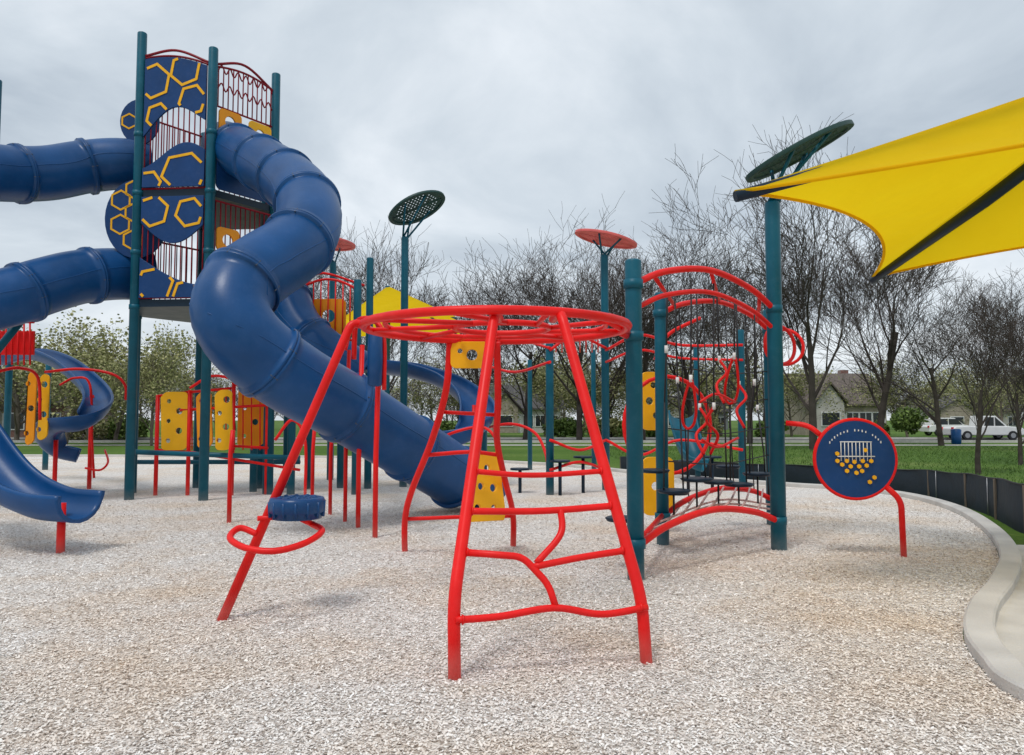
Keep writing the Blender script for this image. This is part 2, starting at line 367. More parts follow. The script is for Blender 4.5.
# ---------------------------------------------------------------- fence
fr=root('silt_fence')
fp=catmull([V((3.2,22.2,0)),V((4.9,19.6,0)),V((6.7,17.9,0)),V((7.8,15.9,0)),V((8.0,14,0)),V((7.5,11.9,0)),V((6.75,9.9,0)),V((7.2,8.9,0)),V((9.5,8.4,0)),V((13,8.2,0))],8)
L=len(fp)
def fhz(i): return 0.42+0.24*min(1,max(0,(18-fp[i].y)/8))+0.012*math.sin(i*0.9)
mb=MB()
for i,p in enumerate(fp):
    t=(fp[min(i+1,L-1)]-fp[max(i-1,0)]).normalized(); nn=V((-t.y,t.x,0))
    for k in range(5): mb.v.append(p+nn*(0.012*math.sin(i*1.3+k*1.1))+V((0,0,-0.05+(fhz(i)+0.05)*k/4)))
for i in range(L-1):
    for k in range(4): mb.f.append((i*5+k,(i+1)*5+k,(i+1)*5+k+1,i*5+k+1)); mb.m.append(0); mb.sm.append(True)
mb.make('fabric',BLACK,fr)
mb=MB()
for i in range(0,L,6):
    p=fp[i]; mb.box((p.x,p.y+0.05,fhz(i)/2-0.05),(0.03,0.03,fhz(i)+0.08),0)
mb.make('stakes',BARK2,fr)
mb=MB()
for i in range(4,L-1,9): mb.sweep([fp[i]+V((-0.03,-0.03,0)),fp[i]+V((-0.03,-0.03,fhz(i)))],0.007,5,0)
mb.make('seams',SILV,fr)
mb=MB(); mb.sweep([p+V((0,0,fhz(i))) for i,p in enumerate(fp)],0.012,6,0); mb.make('top_cord',DARK,fr)
# ---------------------------------------------------------------- tower
tw=root('playground_tower')
a0=math.radians(-5); S=1.45
b1=G(129,500); tp=[V((b1.x,b1.y,0))]
for k in range(5):
    a=a0+math.radians(60)*k; tp.append(tp[-1]+V((math.cos(a),math.sin(a),0))*S)
zt=[W(138,33,tp[0].y).z,W(212,48,tp[1].y).z,W(276,74,tp[2].y).z,8.1,8.0,8.0]
mb=MB()
for p,z in zip(tp,zt): mb.post(p.x,p.y,-0.1,z,0.088)
for p in tp:
    for z in (3.65,5.85,4.7,7.0): mb.clamp(p.x,p.y,z,0.1)
mb.make('posts',TEAL,tw)
mb=MB()
for z in (3.72,5.84): mb.prism([V((p.x,p.y,z-0.07)) for p in tp],(0,0,0.14))
mb.make('decks',NVY2,tw)
def face(i):
    a=tp[i]; b=tp[(i+1)%6]; u=(b-a).normalized(); w=V((u.y,-u.x,0)); return a,u,w
def bars(i,z0,z1f,off=0.0,nb=12,mat=DRED):
    a,u,w=face(i); m=MB()
    xs=[0.12+(S-0.24)*k/(nb-1) for k in range(nb)]
    for x in xs:
        p=a+u*x+w*off; m.sweep([V((p.x,p.y,z0)),V((p.x,p.y,z1f(x)))],0.013,6,0)
    m.sweep([a+u*x+w*off+V((0,0,z1f(x))) for x in [0.07]+xs+[S-0.07]],0.022,8,0)
    m.sweep([a+u*0.07+w*off+V((0,0,z0)),a+u*(S-0.07)+w*off+V((0,0,z0))],0.02,8,0)
    m.make('railing_bars',mat,tw)
def wave(x0,x1,f0,f1,n=18):
    xs=[x0+(x1-x0)*k/n for k in range(n+1)]
    return [(x,f0(x)) for x in xs]+[(x,f1(x)) for x in reversed(xs)]
def hexes(i,lst,off,f0,f1,th=0.05):
    a,u,w=face(i)
    for (x,z,r,rot,sx) in lst:
        full=[(x+sx*r*math.cos(rot+math.pi/3*k),z+r*math.sin(rot+math.pi/3*k)) for k in range(7)]
        for k in range(6):
            (xa,za),(xb,zb)=full[k],full[k+1]; seg=[]
            for q in range(17):
                t=q/16; X_,Z_=xa+(xb-xa)*t,za+(zb-za)*t
                if 0.15<X_<S-0.15 and f0(X_)+0.02<Z_<f1(X_)-0.02: seg.append((X_,Z_))
                else:
                    if len(seg)>1: break
                    seg=[]
            if len(seg)>1:
                (x0,z0),(x1,z1)=seg[0],seg[-1]; l=math.hypot(x1-x0,z1-z0)
                if l<0.03: continue
                nx,nz=-(z1-z0)/l*th/2,(x1-x0)/l*th/2; ex,ez=(x1-x0)/l*th*0.28,(z1-z0)/l*th*0.28
                m=MB(); P=[(x0-ex+nx,z0-ez+nz),(x0-ex-nx,z0-ez-nz),(x1+ex-nx,z1+ez-nz),(x1+ex+nx,z1+ez+nz)]
                dz=0.0006*k
                m.prism([a+u*px+w*(off+dz)+V((0,0,pz)) for px,pz in P],w*0.008); m.make('yellow_hexagon',YEL,tw)
def topz(x): return 8.50-0.20*(x/S)+0.12*math.sin(math.pi*x/S)
bars(0,5.93,topz); bars(0,3.82,lambda x:5.70)
a,u,w=face(0); OF=0.035; HO=OF+0.0205
def wp(f0,f1,hx,name):
    panel(name,wave(0.11,S-0.11,f0,f1),[],a+w*OF,u,(0,0,1),NAVY,tw); hexes(0,hx,HO,f0,f1)
wp(lambda x:7.0+0.30*math.sin((x-0.2)*3.2)+0.28*x,lambda x:topz(x)-0.05,[(0.30,8.02,0.34,0.35,0.95),(0.92,8.22,0.30,0.35,1.0),(1.08,7.62,0.30,0.2,0.9),(0.40,7.32,0.26,0.3,0.9)],'upper_panel')
wp(lambda x:5.95,lambda x:6.30+0.50*math.sin(x*1.6)**2,[(0.95,6.22,0.38,0.2,1.2),(0.25,6.02,0.24,0.1,1)],'mid_panel')
wp(lambda x:5.22-0.36*math.sin(x*2.6-0.4),lambda x:5.76,[(0.36,5.48,0.30,0.3,1),(1.08,5.44,0.28,0.2,1)],'mid_panel')
wp(lambda x:3.82,lambda x:4.66-0.62*math.sin(x*1.1),[(0.42,4.06,0.34,0.2,1.1),(1.05,3.88,0.26,0.2,1)],'low_panel')
bars(1,7.55,lambda x:8.30+0.12*math.sin(math.pi*x/S)); a,u,w=face(1)
m=MB(); m.sweep(catmull([a+u*0.05+V((0,0,8.36)),a+u*0.7+V((0,0,8.58)),a+u*(S-0.05)+V((0,0,8.30))],8),0.026,8,0)
aa,uu,ww=face(0); m.sweep(catmull([aa+uu*0.05+V((0,0,8.55)),aa+uu*0.7+V((0,0,8.64)),aa+uu*(S-0.05)+V((0,0,8.36))],8),0.026,8,0); m.make('top_arch_rails',DRED,tw)
m=MB()
for dz in (0,-0.35): m.sweep(catmull([a+u*(0.1+0.09*k)+V((0,0,8.32+dz+(0.06 if k%2 else -0.08))) for k in range(15)],4),0.015,6,0)
m.make('wavy_rail',DRED,tw)
panel('orange_panel',rrect(0.13,7.02,0.62,7.52,0.08),[ccirc(0.37,7.30,0.12,14)],a+w*0.03,u,(0,0,1),ORG,tw)
panel('orange_panel',rrect(0.80,7.02,S-0.13,7.50,0.08),[ccirc(1.06,7.27,0.11,14)],a+w*0.03,u,(0,0,1),YEL,tw)
panel('slide_entry_plate',rrect(0.10,5.93,S-0.10,6.98,0.1),[],a+w*0.03,u,(0,0,1),NAVY,tw)
bars(1,3.82,lambda x:5.70)
panel('orange_panel',rrect(0.13,4.75,0.62,5.2,0.08),[ccirc(0.37,4.97,0.12,14)],a+w*0.03,u,(0,0,1),ORG,tw)
panel('orange_panel',rrect(0.80,4.75,S-0.13,5.2,0.08),[ccirc(1.06,4.97,0.1,14)],a+w*0.03,u,(0,0,1),ORG,tw)
panel('low_plate',wave(0.1,S-0.1,lambda x:3.82,lambda x:4.6+0.1*math.sin(x*4)),[],a+w*0.03,u,(0,0,1),BLUE,tw)
for i in (2,3,4,5):
    bars(i,5.93,lambda x:7.9,nb=11); bars(i,3.82,lambda x:5.3,nb=11)
rp=W(137,219,14.5); panel('round_panel',ccirc(0,0,0.78,32,0.76,1.0),[],rp,(1,0.1,0),(0,0,1),NAVY,tw)
for (x,z) in ((-0.30,0.36),(-0.30,-0.12),(-0.04,0.12),(-0.06,-0.42),(-0.04,0.58)):
    panel('yellow_hexagon',hexl(x,z,0.21,0.52),[hexl(x,z,0.172,0.52)],rp+V((0,-0.022,0)),(1,0.1,0),(0,0,1),YEL,tw,th=0.008,bevel=0.001)
rp=W(140,122,14.9); panel('round_panel',ccirc(0,0,0.42,28,0.9,1.1),[],rp,(1,0.1,0),(0,0,1),NAVY,tw)
panel('yellow_hexagon',hexl(-0.2,0.0,0.17,0.52),[hexl(-0.2,0.0,0.135,0.52)],rp+V((0,-0.022,0)),(1,0.1,0),(0,0,1),YEL,tw,th=0.008,bevel=0.001)
# ---------------------------------------------------------------- tube slides
def tubeslide(name,P,R,spacing=1.05,legs=(),start=0.3):
    r_=root(name); path=catmull([W(*p) for p in P],12)
    s=[0]
    for i in range(1,len(path)): s.append(s[-1]+(path[i]-path[i-1]).length)
    def at(q):
        q=min(max(q,0),s[-1]-1e-6)
        for i in range(1,len(s)):
            if s[i]>=q: t=(q-s[i-1])/max(1e-9,s[i]-s[i-1]); return path[i-1].lerp(path[i],t)
    tot=s[-1]; st=[]; q=0
    while q<tot: st.append((q,R)); q+=0.11
    fl=[]; q=start
    while q<tot-0.2: fl.append(q); q+=spacing
    st=[(q,r) for q,r in st if all(abs(q-f)>0.065 for f in fl)]
    for f in fl:
        for dq,rr in ((-0.05,0),(-0.046,0.040),(-0.007,0.045),(-0.003,0.026),(0.003,0.026),(0.007,0.045),(0.046,0.040),(0.05,0)): st.append((f+dq,R+rr))
    st.append((tot,R)); st.sort()
    m=MB(); m.sweep([at(q) for q,_ in st],[r for _,r in st],48,0,cap=False)
    m.sweep([at(q) for q in np.linspace(0,tot,60)][::-1],R-0.02,28,0,cap=False)
    e=at(tot); e0=at(tot-0.03); d=(e-e0).normalized()
    m.sweep([e-d*0.05,e-d*0.05,e+d*0.02,e+d*0.02],[R-0.02,R+0.05,R+0.05,R-0.025],40,0,cap=False)
    m.make('tube',BLUE,r_)
    m=MB()
    for f in fl:
        p=at(f); t=(at(f+0.05)-at(f-0.05)).normalized(); x=t.cross(V((0,0,1))).normalized(); y=x.cross(t)
        for k in range(8):
            an=2*math.pi*(k+0.3)/8; c_=p+(x*math.cos(an)+y*math.sin(an))*(R+0.034); m.sweep([c_-t*0.056,c_+t*0.056],0.010,6,0)
    m.make('flange_bolts',STEEL,r_)
    m=MB()
    for sgn in (-1,1):
        pp=[]
        for q in np.linspace(0.1,tot-0.1,70):
            p=at(q); t=(at(q+0.05)-at(q-0.05)).normalized(); x=t.cross(V((0,0,1))).normalized(); y=x.cross(t); pp.append(p+x*sgn*(R-0.002)*math.cos(0.15)+y*R*math.sin(0.15))
        m.sweep(pp,0.010,6,0)
    m.make('moulded_seam',BLUE,r_)
    return r_
TR=0.485
tubeslide('tube_slide',[(226,146,14.9),(250,157,14.0),(282,176,12.8),(304,197,11.9),(309,222,11.2),(295,247,10.6),(264,268,10.0),(240,287,9.65),(231,313,9.4),(249,344,9.4),(292,377,9.8),(345,407,10.5),(398,440,11.2),(436,464,11.9),(456,477,12.3)],TR,1.34,start=0.62)
ch=root('slide_exit'); m=MB(); pr=[]
for k in range(13):
    t=math.pi+math.pi*k/12; pr.append((0.5*math.cos(t),0.36*math.sin(t)+0.1))
pr+= [(0.53,0.12)]
for k in range(13):
    t=2*math.pi-math.pi*k/12; pr.append((0.535*math.cos(t),0.40*math.sin(t)+0.06))
m.profile(catmull([W(456,477,12.3),W(470,485,12.55),W(482,490,12.8)],6),pr); m.make('chute',BLUE,ch)
tubeslide('tube_slide',[(150,166,15.3),(118,164,15.0),(85,167,14.7),(50,173,14.2),(15,174,13.7),(-40,172,12.8),(-120,185,12.0),(-190,230,12.5),(-160,300,14)],0.51,1.3,start=1.15)
tubeslide('tube_slide',[(150,276,15.2),(118,274,14.8),(80,277,14.2),(45,286,13.6),(10,297,13.1),(-40,308,12.6),(-110,320,12.0),(-180,345,12.5),(-200,380,13.5)],0.51,1.3,start=1.15)
tubeslide('tube_slide',[(262,250,15.8),(285,290,15.2),(300,325,14.8),(325,350,14.6),(360,372,14.8)],0.42,1.1,start=0.5)
# ---------------------------------------------------------------- open chute slides
def chute(name,P,w=0.30,hh=0.24,leg=None,mat=BLUE):
    r_=root(name); pr=[(-w-0.05,0.02),(-w-0.05,0.06),(-w,0.06)]
    for k in range(11):
        t=math.pi+math.pi*k/10; pr.append((w*math.cos(t),hh*math.sin(t)))
    pr+=[(w,0.06),(w+0.05,0.06),(w+0.05,0.02)]
    for k in range(9):
        t=2*math.pi-0.15-(math.pi-0.3)*k/8; pr.append(((w+0.03)*math.cos(t),(hh+0.035)*math.sin(t)-0.005))
    m=MB(); m.profile(catmull([W(*p) for p in P],10),pr); m.make('chute',mat,r_)
    if leg:
        m=MB()
        for l in leg:
            p=W(*l); m.sweep([V((p.x,p.y,-0.1)),V((p.x,p.y,p.z))],0.045,10,0)
        m.make('support_leg',RED,r_)
    return r_
chute('open_slide',[(-110,325,9.7),(-65,375,9.2),(-30,430,8.9),(6,474,8.7),(42,494,8.55),(82,499,8.45)],0.30,0.23,leg=[(62,503,8.55),(-60,390,9.2)])
chute('spiral_slide',[(0,356,18.5),(30,350,18),(62,360,17.3),(90,383,16.6),(98,402,15.8),(82,418,15.3),(58,422,15.5),(48,432,16),(58,446,16.4),(80,452,16.6)],0.24,0.20,leg=[(92,395,16.4),(56,440,15.9)])
chute('spiral_slide',[(385,362,19),(415,366,18.5),(450,378,18),(474,398,17.4),(476,418,16.8),(455,432,16.5),(428,436,16.8),(418,448,17.4),(436,462,18)],0.36,0.28,leg=[(474,405,17.4),(430,440,16.8)])
# ---------------------------------------------------------------- ring climber (foreground)
rc=root('ring_climber'); m=MB()
zr=2.30; rcx,rcy,RR=-0.14,6.5,1.14
def ring(c,R,z,n=40): return [V((c[0]+R*math.cos(2*math.pi*k/n),c[1]+R*0.95*math.sin(2*math.pi*k/n),z)) for k in range(n)]
m.sweep(ring((rcx,rcy),RR,zr),0.036,12,0,closed=True)
m.sweep(ring((rcx,rcy),RR*0.84,zr+0.02),0.022,8,0,closed=True)
m.sweep(ring((rcx+0.05,rcy),RR*0.36,zr),0.026,8,0,closed=True)
for k in range(9):
    a=2*math.pi*k/9+0.2; b=a+0.45
    m.sweep([V((rcx+0.05+RR*0.36*math.cos(b),rcy+RR*0.34*math.sin(b),zr)),V((rcx+RR*math.cos(a),rcy+RR*0.95*math.sin(a),zr))],0.022,8,0)
m.make('overhead_ring',RED,rc)
m=MB()
lt=W(495,309,5.5); rt=W(560,310,5.5); bl=G(455,680); br=G(648,664)
kl=V((bl.x-0.012,bl.y+0.03,0.44)); kr=V((br.x-0.03,br.y+0.02,0.38))
lin=V((lt.x+0.02,lt.y+0.55,zr+0.02)); rin=V((rt.x-0.02,rt.y+0.55,zr+0.02))
m.sweep(fillet([bl-V((0,0,0.15)),kl,lt,lin],0.14,6),0.038,14,0); m.sweep(fillet([br-V((0,0,0.15)),kr,rt,rin],0.14,6),0.038,14,0)
m.make('ladder_posts',RED,rc)
def lp(side,z):
    a,b=(kl,lt) if side==0 else (kr,rt)
    if z<a.z: base=(bl if side==0 else br); return V((base.x,base.y,z))
    return a.lerp(b,(z-a.z)/(b.z-a.z))
def lrp(x,z): return lp(0,z).lerp(lp(1,z),x)
m=MB()
m.tube([lrp(0,0.34),lrp(0.22,0.345),lrp(0.5,0.375),lrp(0.75,0.32),lrp(1,0.345)],0.022)
m.tube(fillet([lrp(0,0.70),lrp(0.36,0.66),lrp(0.50,0.50),lrp(0.51,0.37)],0.06),0.022,curve=False)
m.tube([lrp(0.42,0.60),lrp(0.7,0.64),lrp(1,0.67)],0.022)
m.tube([lrp(0,0.93),lrp(0.5,0.92),lrp(1,0.94)],0.022)
m.tube([lrp(0.62,0.93),lrp(0.60,0.78),lrp(0.44,0.62)],0.022)
m.tube([lrp(0,1.17),lrp(0.45,1.14),lrp(1,1.16)],0.018)
m.make('rungs',RED,rc)
m=MB()
for z,s_ in ((0.34,0),(0.345,1),(0.70,0),(0.67,1),(0.93,0),(0.94,1),(1.17,0),(1.16,1)):
    p=lp(s_,z); q=lrp(0.06 if s_==0 else 0.94,z); m.sweep([p.lerp(q,0.55),p.lerp(q,0.75)],[0.032,0.024],10,0)
m.make('weld_collars',RED,rc)
m=MB(); lft=W(352,322,6.35); lfb=G(218,622)
m.sweep(fillet([lfb-V((0.02,0,0.1)),lft,V((rcx-RR*0.95,6.4,zr))],0.08,4),0.037,14,0)
hz=W(280,540,5.95).z
lq=lfb.lerp(lft,(hz+0.06-lfb.z)/(lft.z-lfb.z)); pc=W(297,512,5.95)
m.tube([lq,W(240,528,5.85),W(230,538,5.72),W(246,548,5.6),W(275,551,5.58),W(305,543,5.7),W(322,531,5.9),W(312,524,6.05)],0.025)
m.tube([W(312,524,6.05),V((pc.x+0.03,pc.y,pc.z-0.05))],0.024,curve=False)
m.tube([lq+V((0,0,0.12)),V((pc.x-0.1,pc.y,pc.z-0.04))],0.02,curve=False)
m.make('left_leg_and_hoop',RED,rc)
m=MB(); pz=W(297,497,5.95).z
m.sweep([V((pc.x,pc.y,pz-0.17)),V((pc.x,pc.y,pz-0.165)),V((pc.x,pc.y,pz-0.12)),V((pc.x,pc.y,pz-0.11)),V((pc.x,pc.y,pz-0.03)),V((pc.x,pc.y,pz-0.005)),V((pc.x,pc.y,pz))],[0.13,0.19,0.2,0.215,0.215,0.205,0.185],28,0)
for cnt,rr in ((10,0.14),(5,0.06)):
    for k in range(cnt):
        a=k*2*math.pi/cnt; m.sphere((pc.x+rr*math.cos(a),pc.y+rr*math.sin(a),pz),0.022,0,8,(1,1,0.5))
for k in range(14):
    a=k*0.449; m.sweep([V((pc.x+0.205*math.cos(a),pc.y+0.205*math.sin(a),pz-0.15)),V((pc.x+0.212*math.cos(a),pc.y+0.212*math.sin(a),pz-0.03))],0.012,6,0)
m.make('step_pod',BLUE,rc)
m=MB()
m.tube([W(450,342,7.5),W(446,390,7.6),W(432,440,7.9),W(412,490,8.3),W(405,520,8.5),G(405,551)-V((0,0,0.1))],0.035)
m.tube([W(497,342,7.5),W(498,400,7.7),W(497,440,8.0),W(505,480,8.4),W(513,515,8.8),G(513,546)-V((0,0,0.1))],0.035)
m.tube([W(407,519,8.5),W(462,517,8.6),W(512,516,8.8)],0.022); m.tube([W(428,455,8.0),W(470,452,8.1),W(499,455,8.15)],0.022); m.tube([W(441,412,7.75),W(498,415,7.8)],0.02)
m.tube([W(460,340,7.45),W(470,336,7.3),W(500,338,7.4)],0.022)
m.make('back_legs',RED,rc)
pu=(W(505,470,8.5)-W(470,470,8.2)).normalized(); o_=W(486,488,8.35)
panel('yellow_climbing_panel',[(-0.13,0.40),(0.12,0.40),(0.16,0.36),(0.26,-0.28),(0.24,-0.36),(-0.26,-0.36),(-0.30,-0.28),(-0.17,0.36)],[ccirc(0.0,0.22,0.045,12),ccirc(-0.08,0.02,0.045,12),ccirc(0.09,0.0,0.05,12),ccirc(-0.12,-0.22,0.05,12),ccirc(0.1,-0.22,0.04,12)],o_,pu,(0,0.25,1),YEL,rc)
panel('yellow_top_panel',rrect(-0.19,-0.13,0.19,0.13,0.05),[ccirc(0.02,0.0,0.06,12),ccirc(-0.1,0.04,0.03,10)],W(470,355,7.5),(1,0,0),(0,0,1),YEL,rc)
m=MB(); pA=G(636,580)
m.tube([V((rcx+RR*0.97,6.75,zr)),V((pA.x-0.06,pA.y,zr))],0.034,curve=False); m.tube([V((rcx+RR*0.8,6.0,zr)),V((pA.x-0.06,pA.y-0.04,zr+0.03))],0.03,curve=False)
m.make('post_link',RED,rc)
# ---------------------------------------------------------------- bridge climber
bc=root('bridge_climber')
A_=V((pA.x,pA.y,0)); pB=G(663,545); B_=V((pB.x,pB.y,0)); pC=G(779,550); C_=V((pC.x,pC.y,0)); D_=B_+(C_-A_); D_=V((D_.x,D_.y+0.1,0))
m=MB(); m.post(A_.x,A_.y,-0.1,W(637,260,A_.y).z,0.080); m.post(B_.x,B_.y,-0.1,W(663,293,B_.y).z,0.075); m.post(C_.x,C_.y,-0.1,4.08,0.088); m.post(D_.x,D_.y,-0.1,3.1,0.085)
for p in (A_,C_,B_,D_):
    for z in (2.80,0.34): m.clamp(p.x,p.y,z,0.095)
m.clamp(A_.x,A_.y,zr,0.095)
m.make('posts',TEAL,bc)
def arch(p,q,z0,zm,z1):
    mid=(p+q)/2
    return [V((p.x,p.y,z0)),p.lerp(q,0.2)+V((0,0,z0+(zm-z0)*0.64)),mid+V((0,0,zm)),p.lerp(q,0.8)+V((0,0,z1+(zm-z1)*0.64)),V((q.x,q.y,z1))]
m=MB()
m.tube(arch(A_,C_,2.80,3.10,2.80),0.034); m.tube(arch(B_,D_,2.80,3.08,2.80),0.034)
m.tube(arch(A_,C_,2.56,2.86,2.56),0.026)
m.tube(arch(A_,C_,0.30,0.56,0.33),0.036); m.tube(arch(B_,D_,0.34,0.60,0.36),0.036)
for t in (0.12,0.5,0.88):
    za=2.80+0.30*(1-(2*t-1)**2); m.sweep([A_.lerp(C_,t)+V((0,0,za)),B_.lerp(D_,t)+V((0,0,za-0.01))],0.022,8,0)
for t in (0.0,1.0): m.sweep([A_.lerp(C_,t)+V((0,0,0.33)),B_.lerp(D_,t)+V((0,0,0.36))],0.03,8,0)
m.make('arched_rails',RED,bc)
mr=MB(); mg=MB(); ms=MB(); mf=MB()
for j,t in enumerate((0.16,0.33,0.50,0.67,0.84)):
    za=2.80+0.30*(1-(2*t-1)**2); st_z=0.72+0.16*((j*2)%3)/3
    c_=A_.lerp(C_,t).lerp(B_.lerp(D_,t),0.5)
    ms.sweep([V((c_.x,c_.y,st_z-0.03)),V((c_.x,c_.y,st_z)),V((c_.x,c_.y,st_z+0.012))],[0.16,0.19,0.16],20,0)
    mr.sweep([V((c_.x,c_.y,st_z)),V((c_.x,c_.y,0.45))],0.012,6,0)
    for s_ in (0.32,0.68):
        top=A_.lerp(C_,t).lerp(B_.lerp(D_,t),s_)+V((0,0,za)); sg=1 if s_>0.5 else -1
        hi=2.25-0.30*((j+(s_>0.5))%3); k1=V((top.x+0.02*sg,top.y,hi)); k2=V((c_.x+0.10*sg,c_.y+0.05*sg,hi-0.55)); bt=V((c_.x+0.13*sg,c_.y+0.1*sg,st_z))
        mr.sweep([top,k1],0.010,6,0); mr.sweep([k2,bt],0.010,6,0)
        mf.sweep([k1-V((0,0,0.03)),k1+V((0,0,0.05))],0.02,8,0)
        if j in (1,3) and s_<0.5:
            up=(k1-k2); L0=up.length; up=up.normalized(); side=V((0.8,0.6*sg,0)).normalized(); mid=(k1+k2)/2
            mg.tube([mid+up*(L0*0.5*math.cos(q))+side*(0.075*math.sin(q)*(1-0.5*math.cos(q))) for q in [k*math.pi/5 for k in range(10)]],0.016,closed=True,n=8,sub=4)
        elif (j==2) or (j in (1,3)):
            mg.tube([k1,k1.lerp(k2,0.3)+V((0.07*sg,0,0)),k1.lerp(k2,0.6)-V((0.07*sg,0,0)),k2],0.018,n=8)
        else:
            mr.sweep([k1,k2],0.010,6,0)
            if s_>0.5: mg.sweep(hoop_pts,0.014,8,0,closed=True) if False else None
mg.tube([W(700,402,8.6),W(716,394,8.8),W(735,402,9.1)],0.016); mg.tube([W(702,440,8.6),W(718,447,8.8),W(738,438,9.1)],0.016)
mr.make('ropes',DARK,bc); mg.make('red_grips',RED,bc); ms.make('round_steps',NVY2,bc); mf.make('rope_ferrules',WHITE,bc)
mr=MB()
for t in np.linspace(0.05,0.95,8):
    zz=0.33+0.24*(1-(2*t-1)**2); a=A_.lerp(C_,t)+V((0,0,zz)); b=B_.lerp(D_,min(1,t+0.08))+V((0,0,zz+0.05)); mr.sweep([a,(a+b)/2-V((0,0,0.06)),b],0.013,6,0)
for s_ in (0.25,0.5,0.75):
    mr.tube([A_.lerp(B_,s_)+V((0,0,0.33)),((A_.lerp(B_,s_)+C_.lerp(D_,s_))/2)+V((0,0,0.50)),C_.lerp(D_,s_)+V((0,0,0.34))],0.013,n=6)
mr.make('rope_deck',ROPE,bc)
m=MB()
for t in (0.15,0.35,0.55,0.75,0.9):
    za=2.5+0.29*(1-(2*t-1)**2); zb_=0.33+0.24*(1-(2*t-1)**2)
    m.sweep([B_.lerp(D_,t)+V((0,0,za+0.3)),B_.lerp(D_,t+0.06)+V((0,0,zb_))],0.008,6,0)
for z in (1.0,1.4,1.8,2.2):
    m.tube([B_.lerp(D_,0.03)+V((0,0,z)),B_.lerp(D_,0.5)+V((0,0,z-0.08)),B_.lerp(D_,0.97)+V((0,0,z))],0.008,n=6)
m.make('cable_net',DARK,bc)
m=MB()
def hoop(c,R,uu,vv,n=28): return [c+uu*(R*math.cos(2*math.pi*k/n))+vv*(R*math.sin(2*math.pi*k/n)) for k in range(n)]
X_=V((1,0,0)); Z_=V((0,0,1))
m.sweep(hoop(W(780,345,9.8),0.26,V((0.9,0.45,0)),V((0,0.2,1)).normalized()),0.024,8,0,closed=True)
m.sweep(hoop(W(784,347,10.6),0.26,V((0.9,-0.4,0)),V((0,0.2,1)).normalized()),0.024,8,0,closed=True)
m.sweep(hoop(W(668,425,10.2),0.66,V((0.95,0.3,0)),Z_),0.028,8,0,closed=True)
m.tube([W(655,360,10.2),W(668,335,10.2),W(700,318,10.4)],0.026); m.tube([W(633,470,10.2),W(640,520,10.3),W(640,530,10.3)],0.026)
m.make('hoops',RED,bc)
for (x,y,d,hw,hh) in ((652,401,10.4,0.17,0.40),(658,486,10.0,0.22,0.38)):
    panel('yellow_side_panel',rrect(-hw,-hh,hw,hh,0.1),[ccirc(0.02,hh*0.55,0.05,12),ccirc(-0.04,0,0.06,12),ccirc(0.05,-hh*0.5,0.05,12)],W(x,y,d),(1,0.2,0),(0,0,1),YEL,bc)
m=MB()
for (x,y,d) in ((622,518,7.6),(675,492,9.2),(728,466,10.5),(655,470,8.6)):
    p=W(x,y,d); m.sweep([p-V((0,0,0.03)),p,p+V((0,0,0.012))],[0.15,0.17,0.15],20,0)
m.make('step_discs',NVY2,bc)
# ---------------------------------------------------------------- leaf shades
def leafshade(name,base,ztop,c,u,v,R,mat,post=True,slender=0.085):
    r_=root(name); m=MB()
    if post: m.post(base.x,base.y,-0.1,ztop,slender)
    u=V(u).normalized(); v=(V(v)-u*V(v).dot(u)).normalized(); c=V(c)
    top=V((base.x,base.y,ztop-0.03))
    for s_ in (-0.5,0.5):
        for q in (-0.35,0.4): m.sweep([top+V((s_*0.1,0,0)),c+u*(R*q)+v*(R*s_)],0.022,8,0)
    m.make('post_and_brackets',TEAL,r_)
    outl=[]
    for k in range(36):
        t=2*math.pi*k/36; outl.append((R*math.cos(t)*(1+0.05*math.cos(2*t)),0.80*R*math.sin(t)))
    panel('rim',outl,[[(a*0.9,b*0.88) for a,b in outl]],c,u,v,mat,r_,th=0.045,bevel=0.006)
    holes=[]; g=R*0.13
    for i in range(-8,9):
        for j in range(-8,9):
            x=(i+0.5*(j%2))*g; y=j*g*0.87
            if (x/(R*0.84))**2+(y/(0.66*R))**2<0.92: holes.append(hexl(x,y,g*0.27,math.pi/6))
    panel('perforated_leaf',[(a*0.92,b*0.9) for a,b in outl],holes,c,u,v,mat,r_,th=0.012,bevel=0.001)
    m=MB(); m.sweep([c-u*R*0.9,c+u*R*0.9],0.02,8,0)
    for q in (-0.4,0,0.4): m.sweep([c+u*R*q,c+u*R*(q+0.25)+v*R*0.6],0.014,6,0); m.sweep([c+u*R*q,c+u*R*(q+0.25)-v*R*0.6],0.014,6,0)
    m.make('leaf_veins',mat,r_)
leafshade('leaf_sunshade',C_,4.08,W(799,152,8.75),(1,0.05,0.50),(0.1,1,0.03),0.66,DGRN,post=False)
g=G(403,487); leafshade('leaf_sunshade',g,W(403,237,g.y).z,W(417,208,g.y),(1,0.1,0.46),(-0.15,0.8,-0.32),0.66,DGRN)
g=G(606,490); leafshade('leaf_sunshade',g,W(606,255,g.y).z,W(606,239,g.y),(1,0.1,-0.22),(0.05,0.9,-0.02),0.66,REDM)
g=G(330,480); leafshade('leaf_sunshade',g,W(330,262,g.y).z,W(328,243,g.y),(1,0.1,-0.1),(0.05,0.9,-0.1),0.66,REDM)
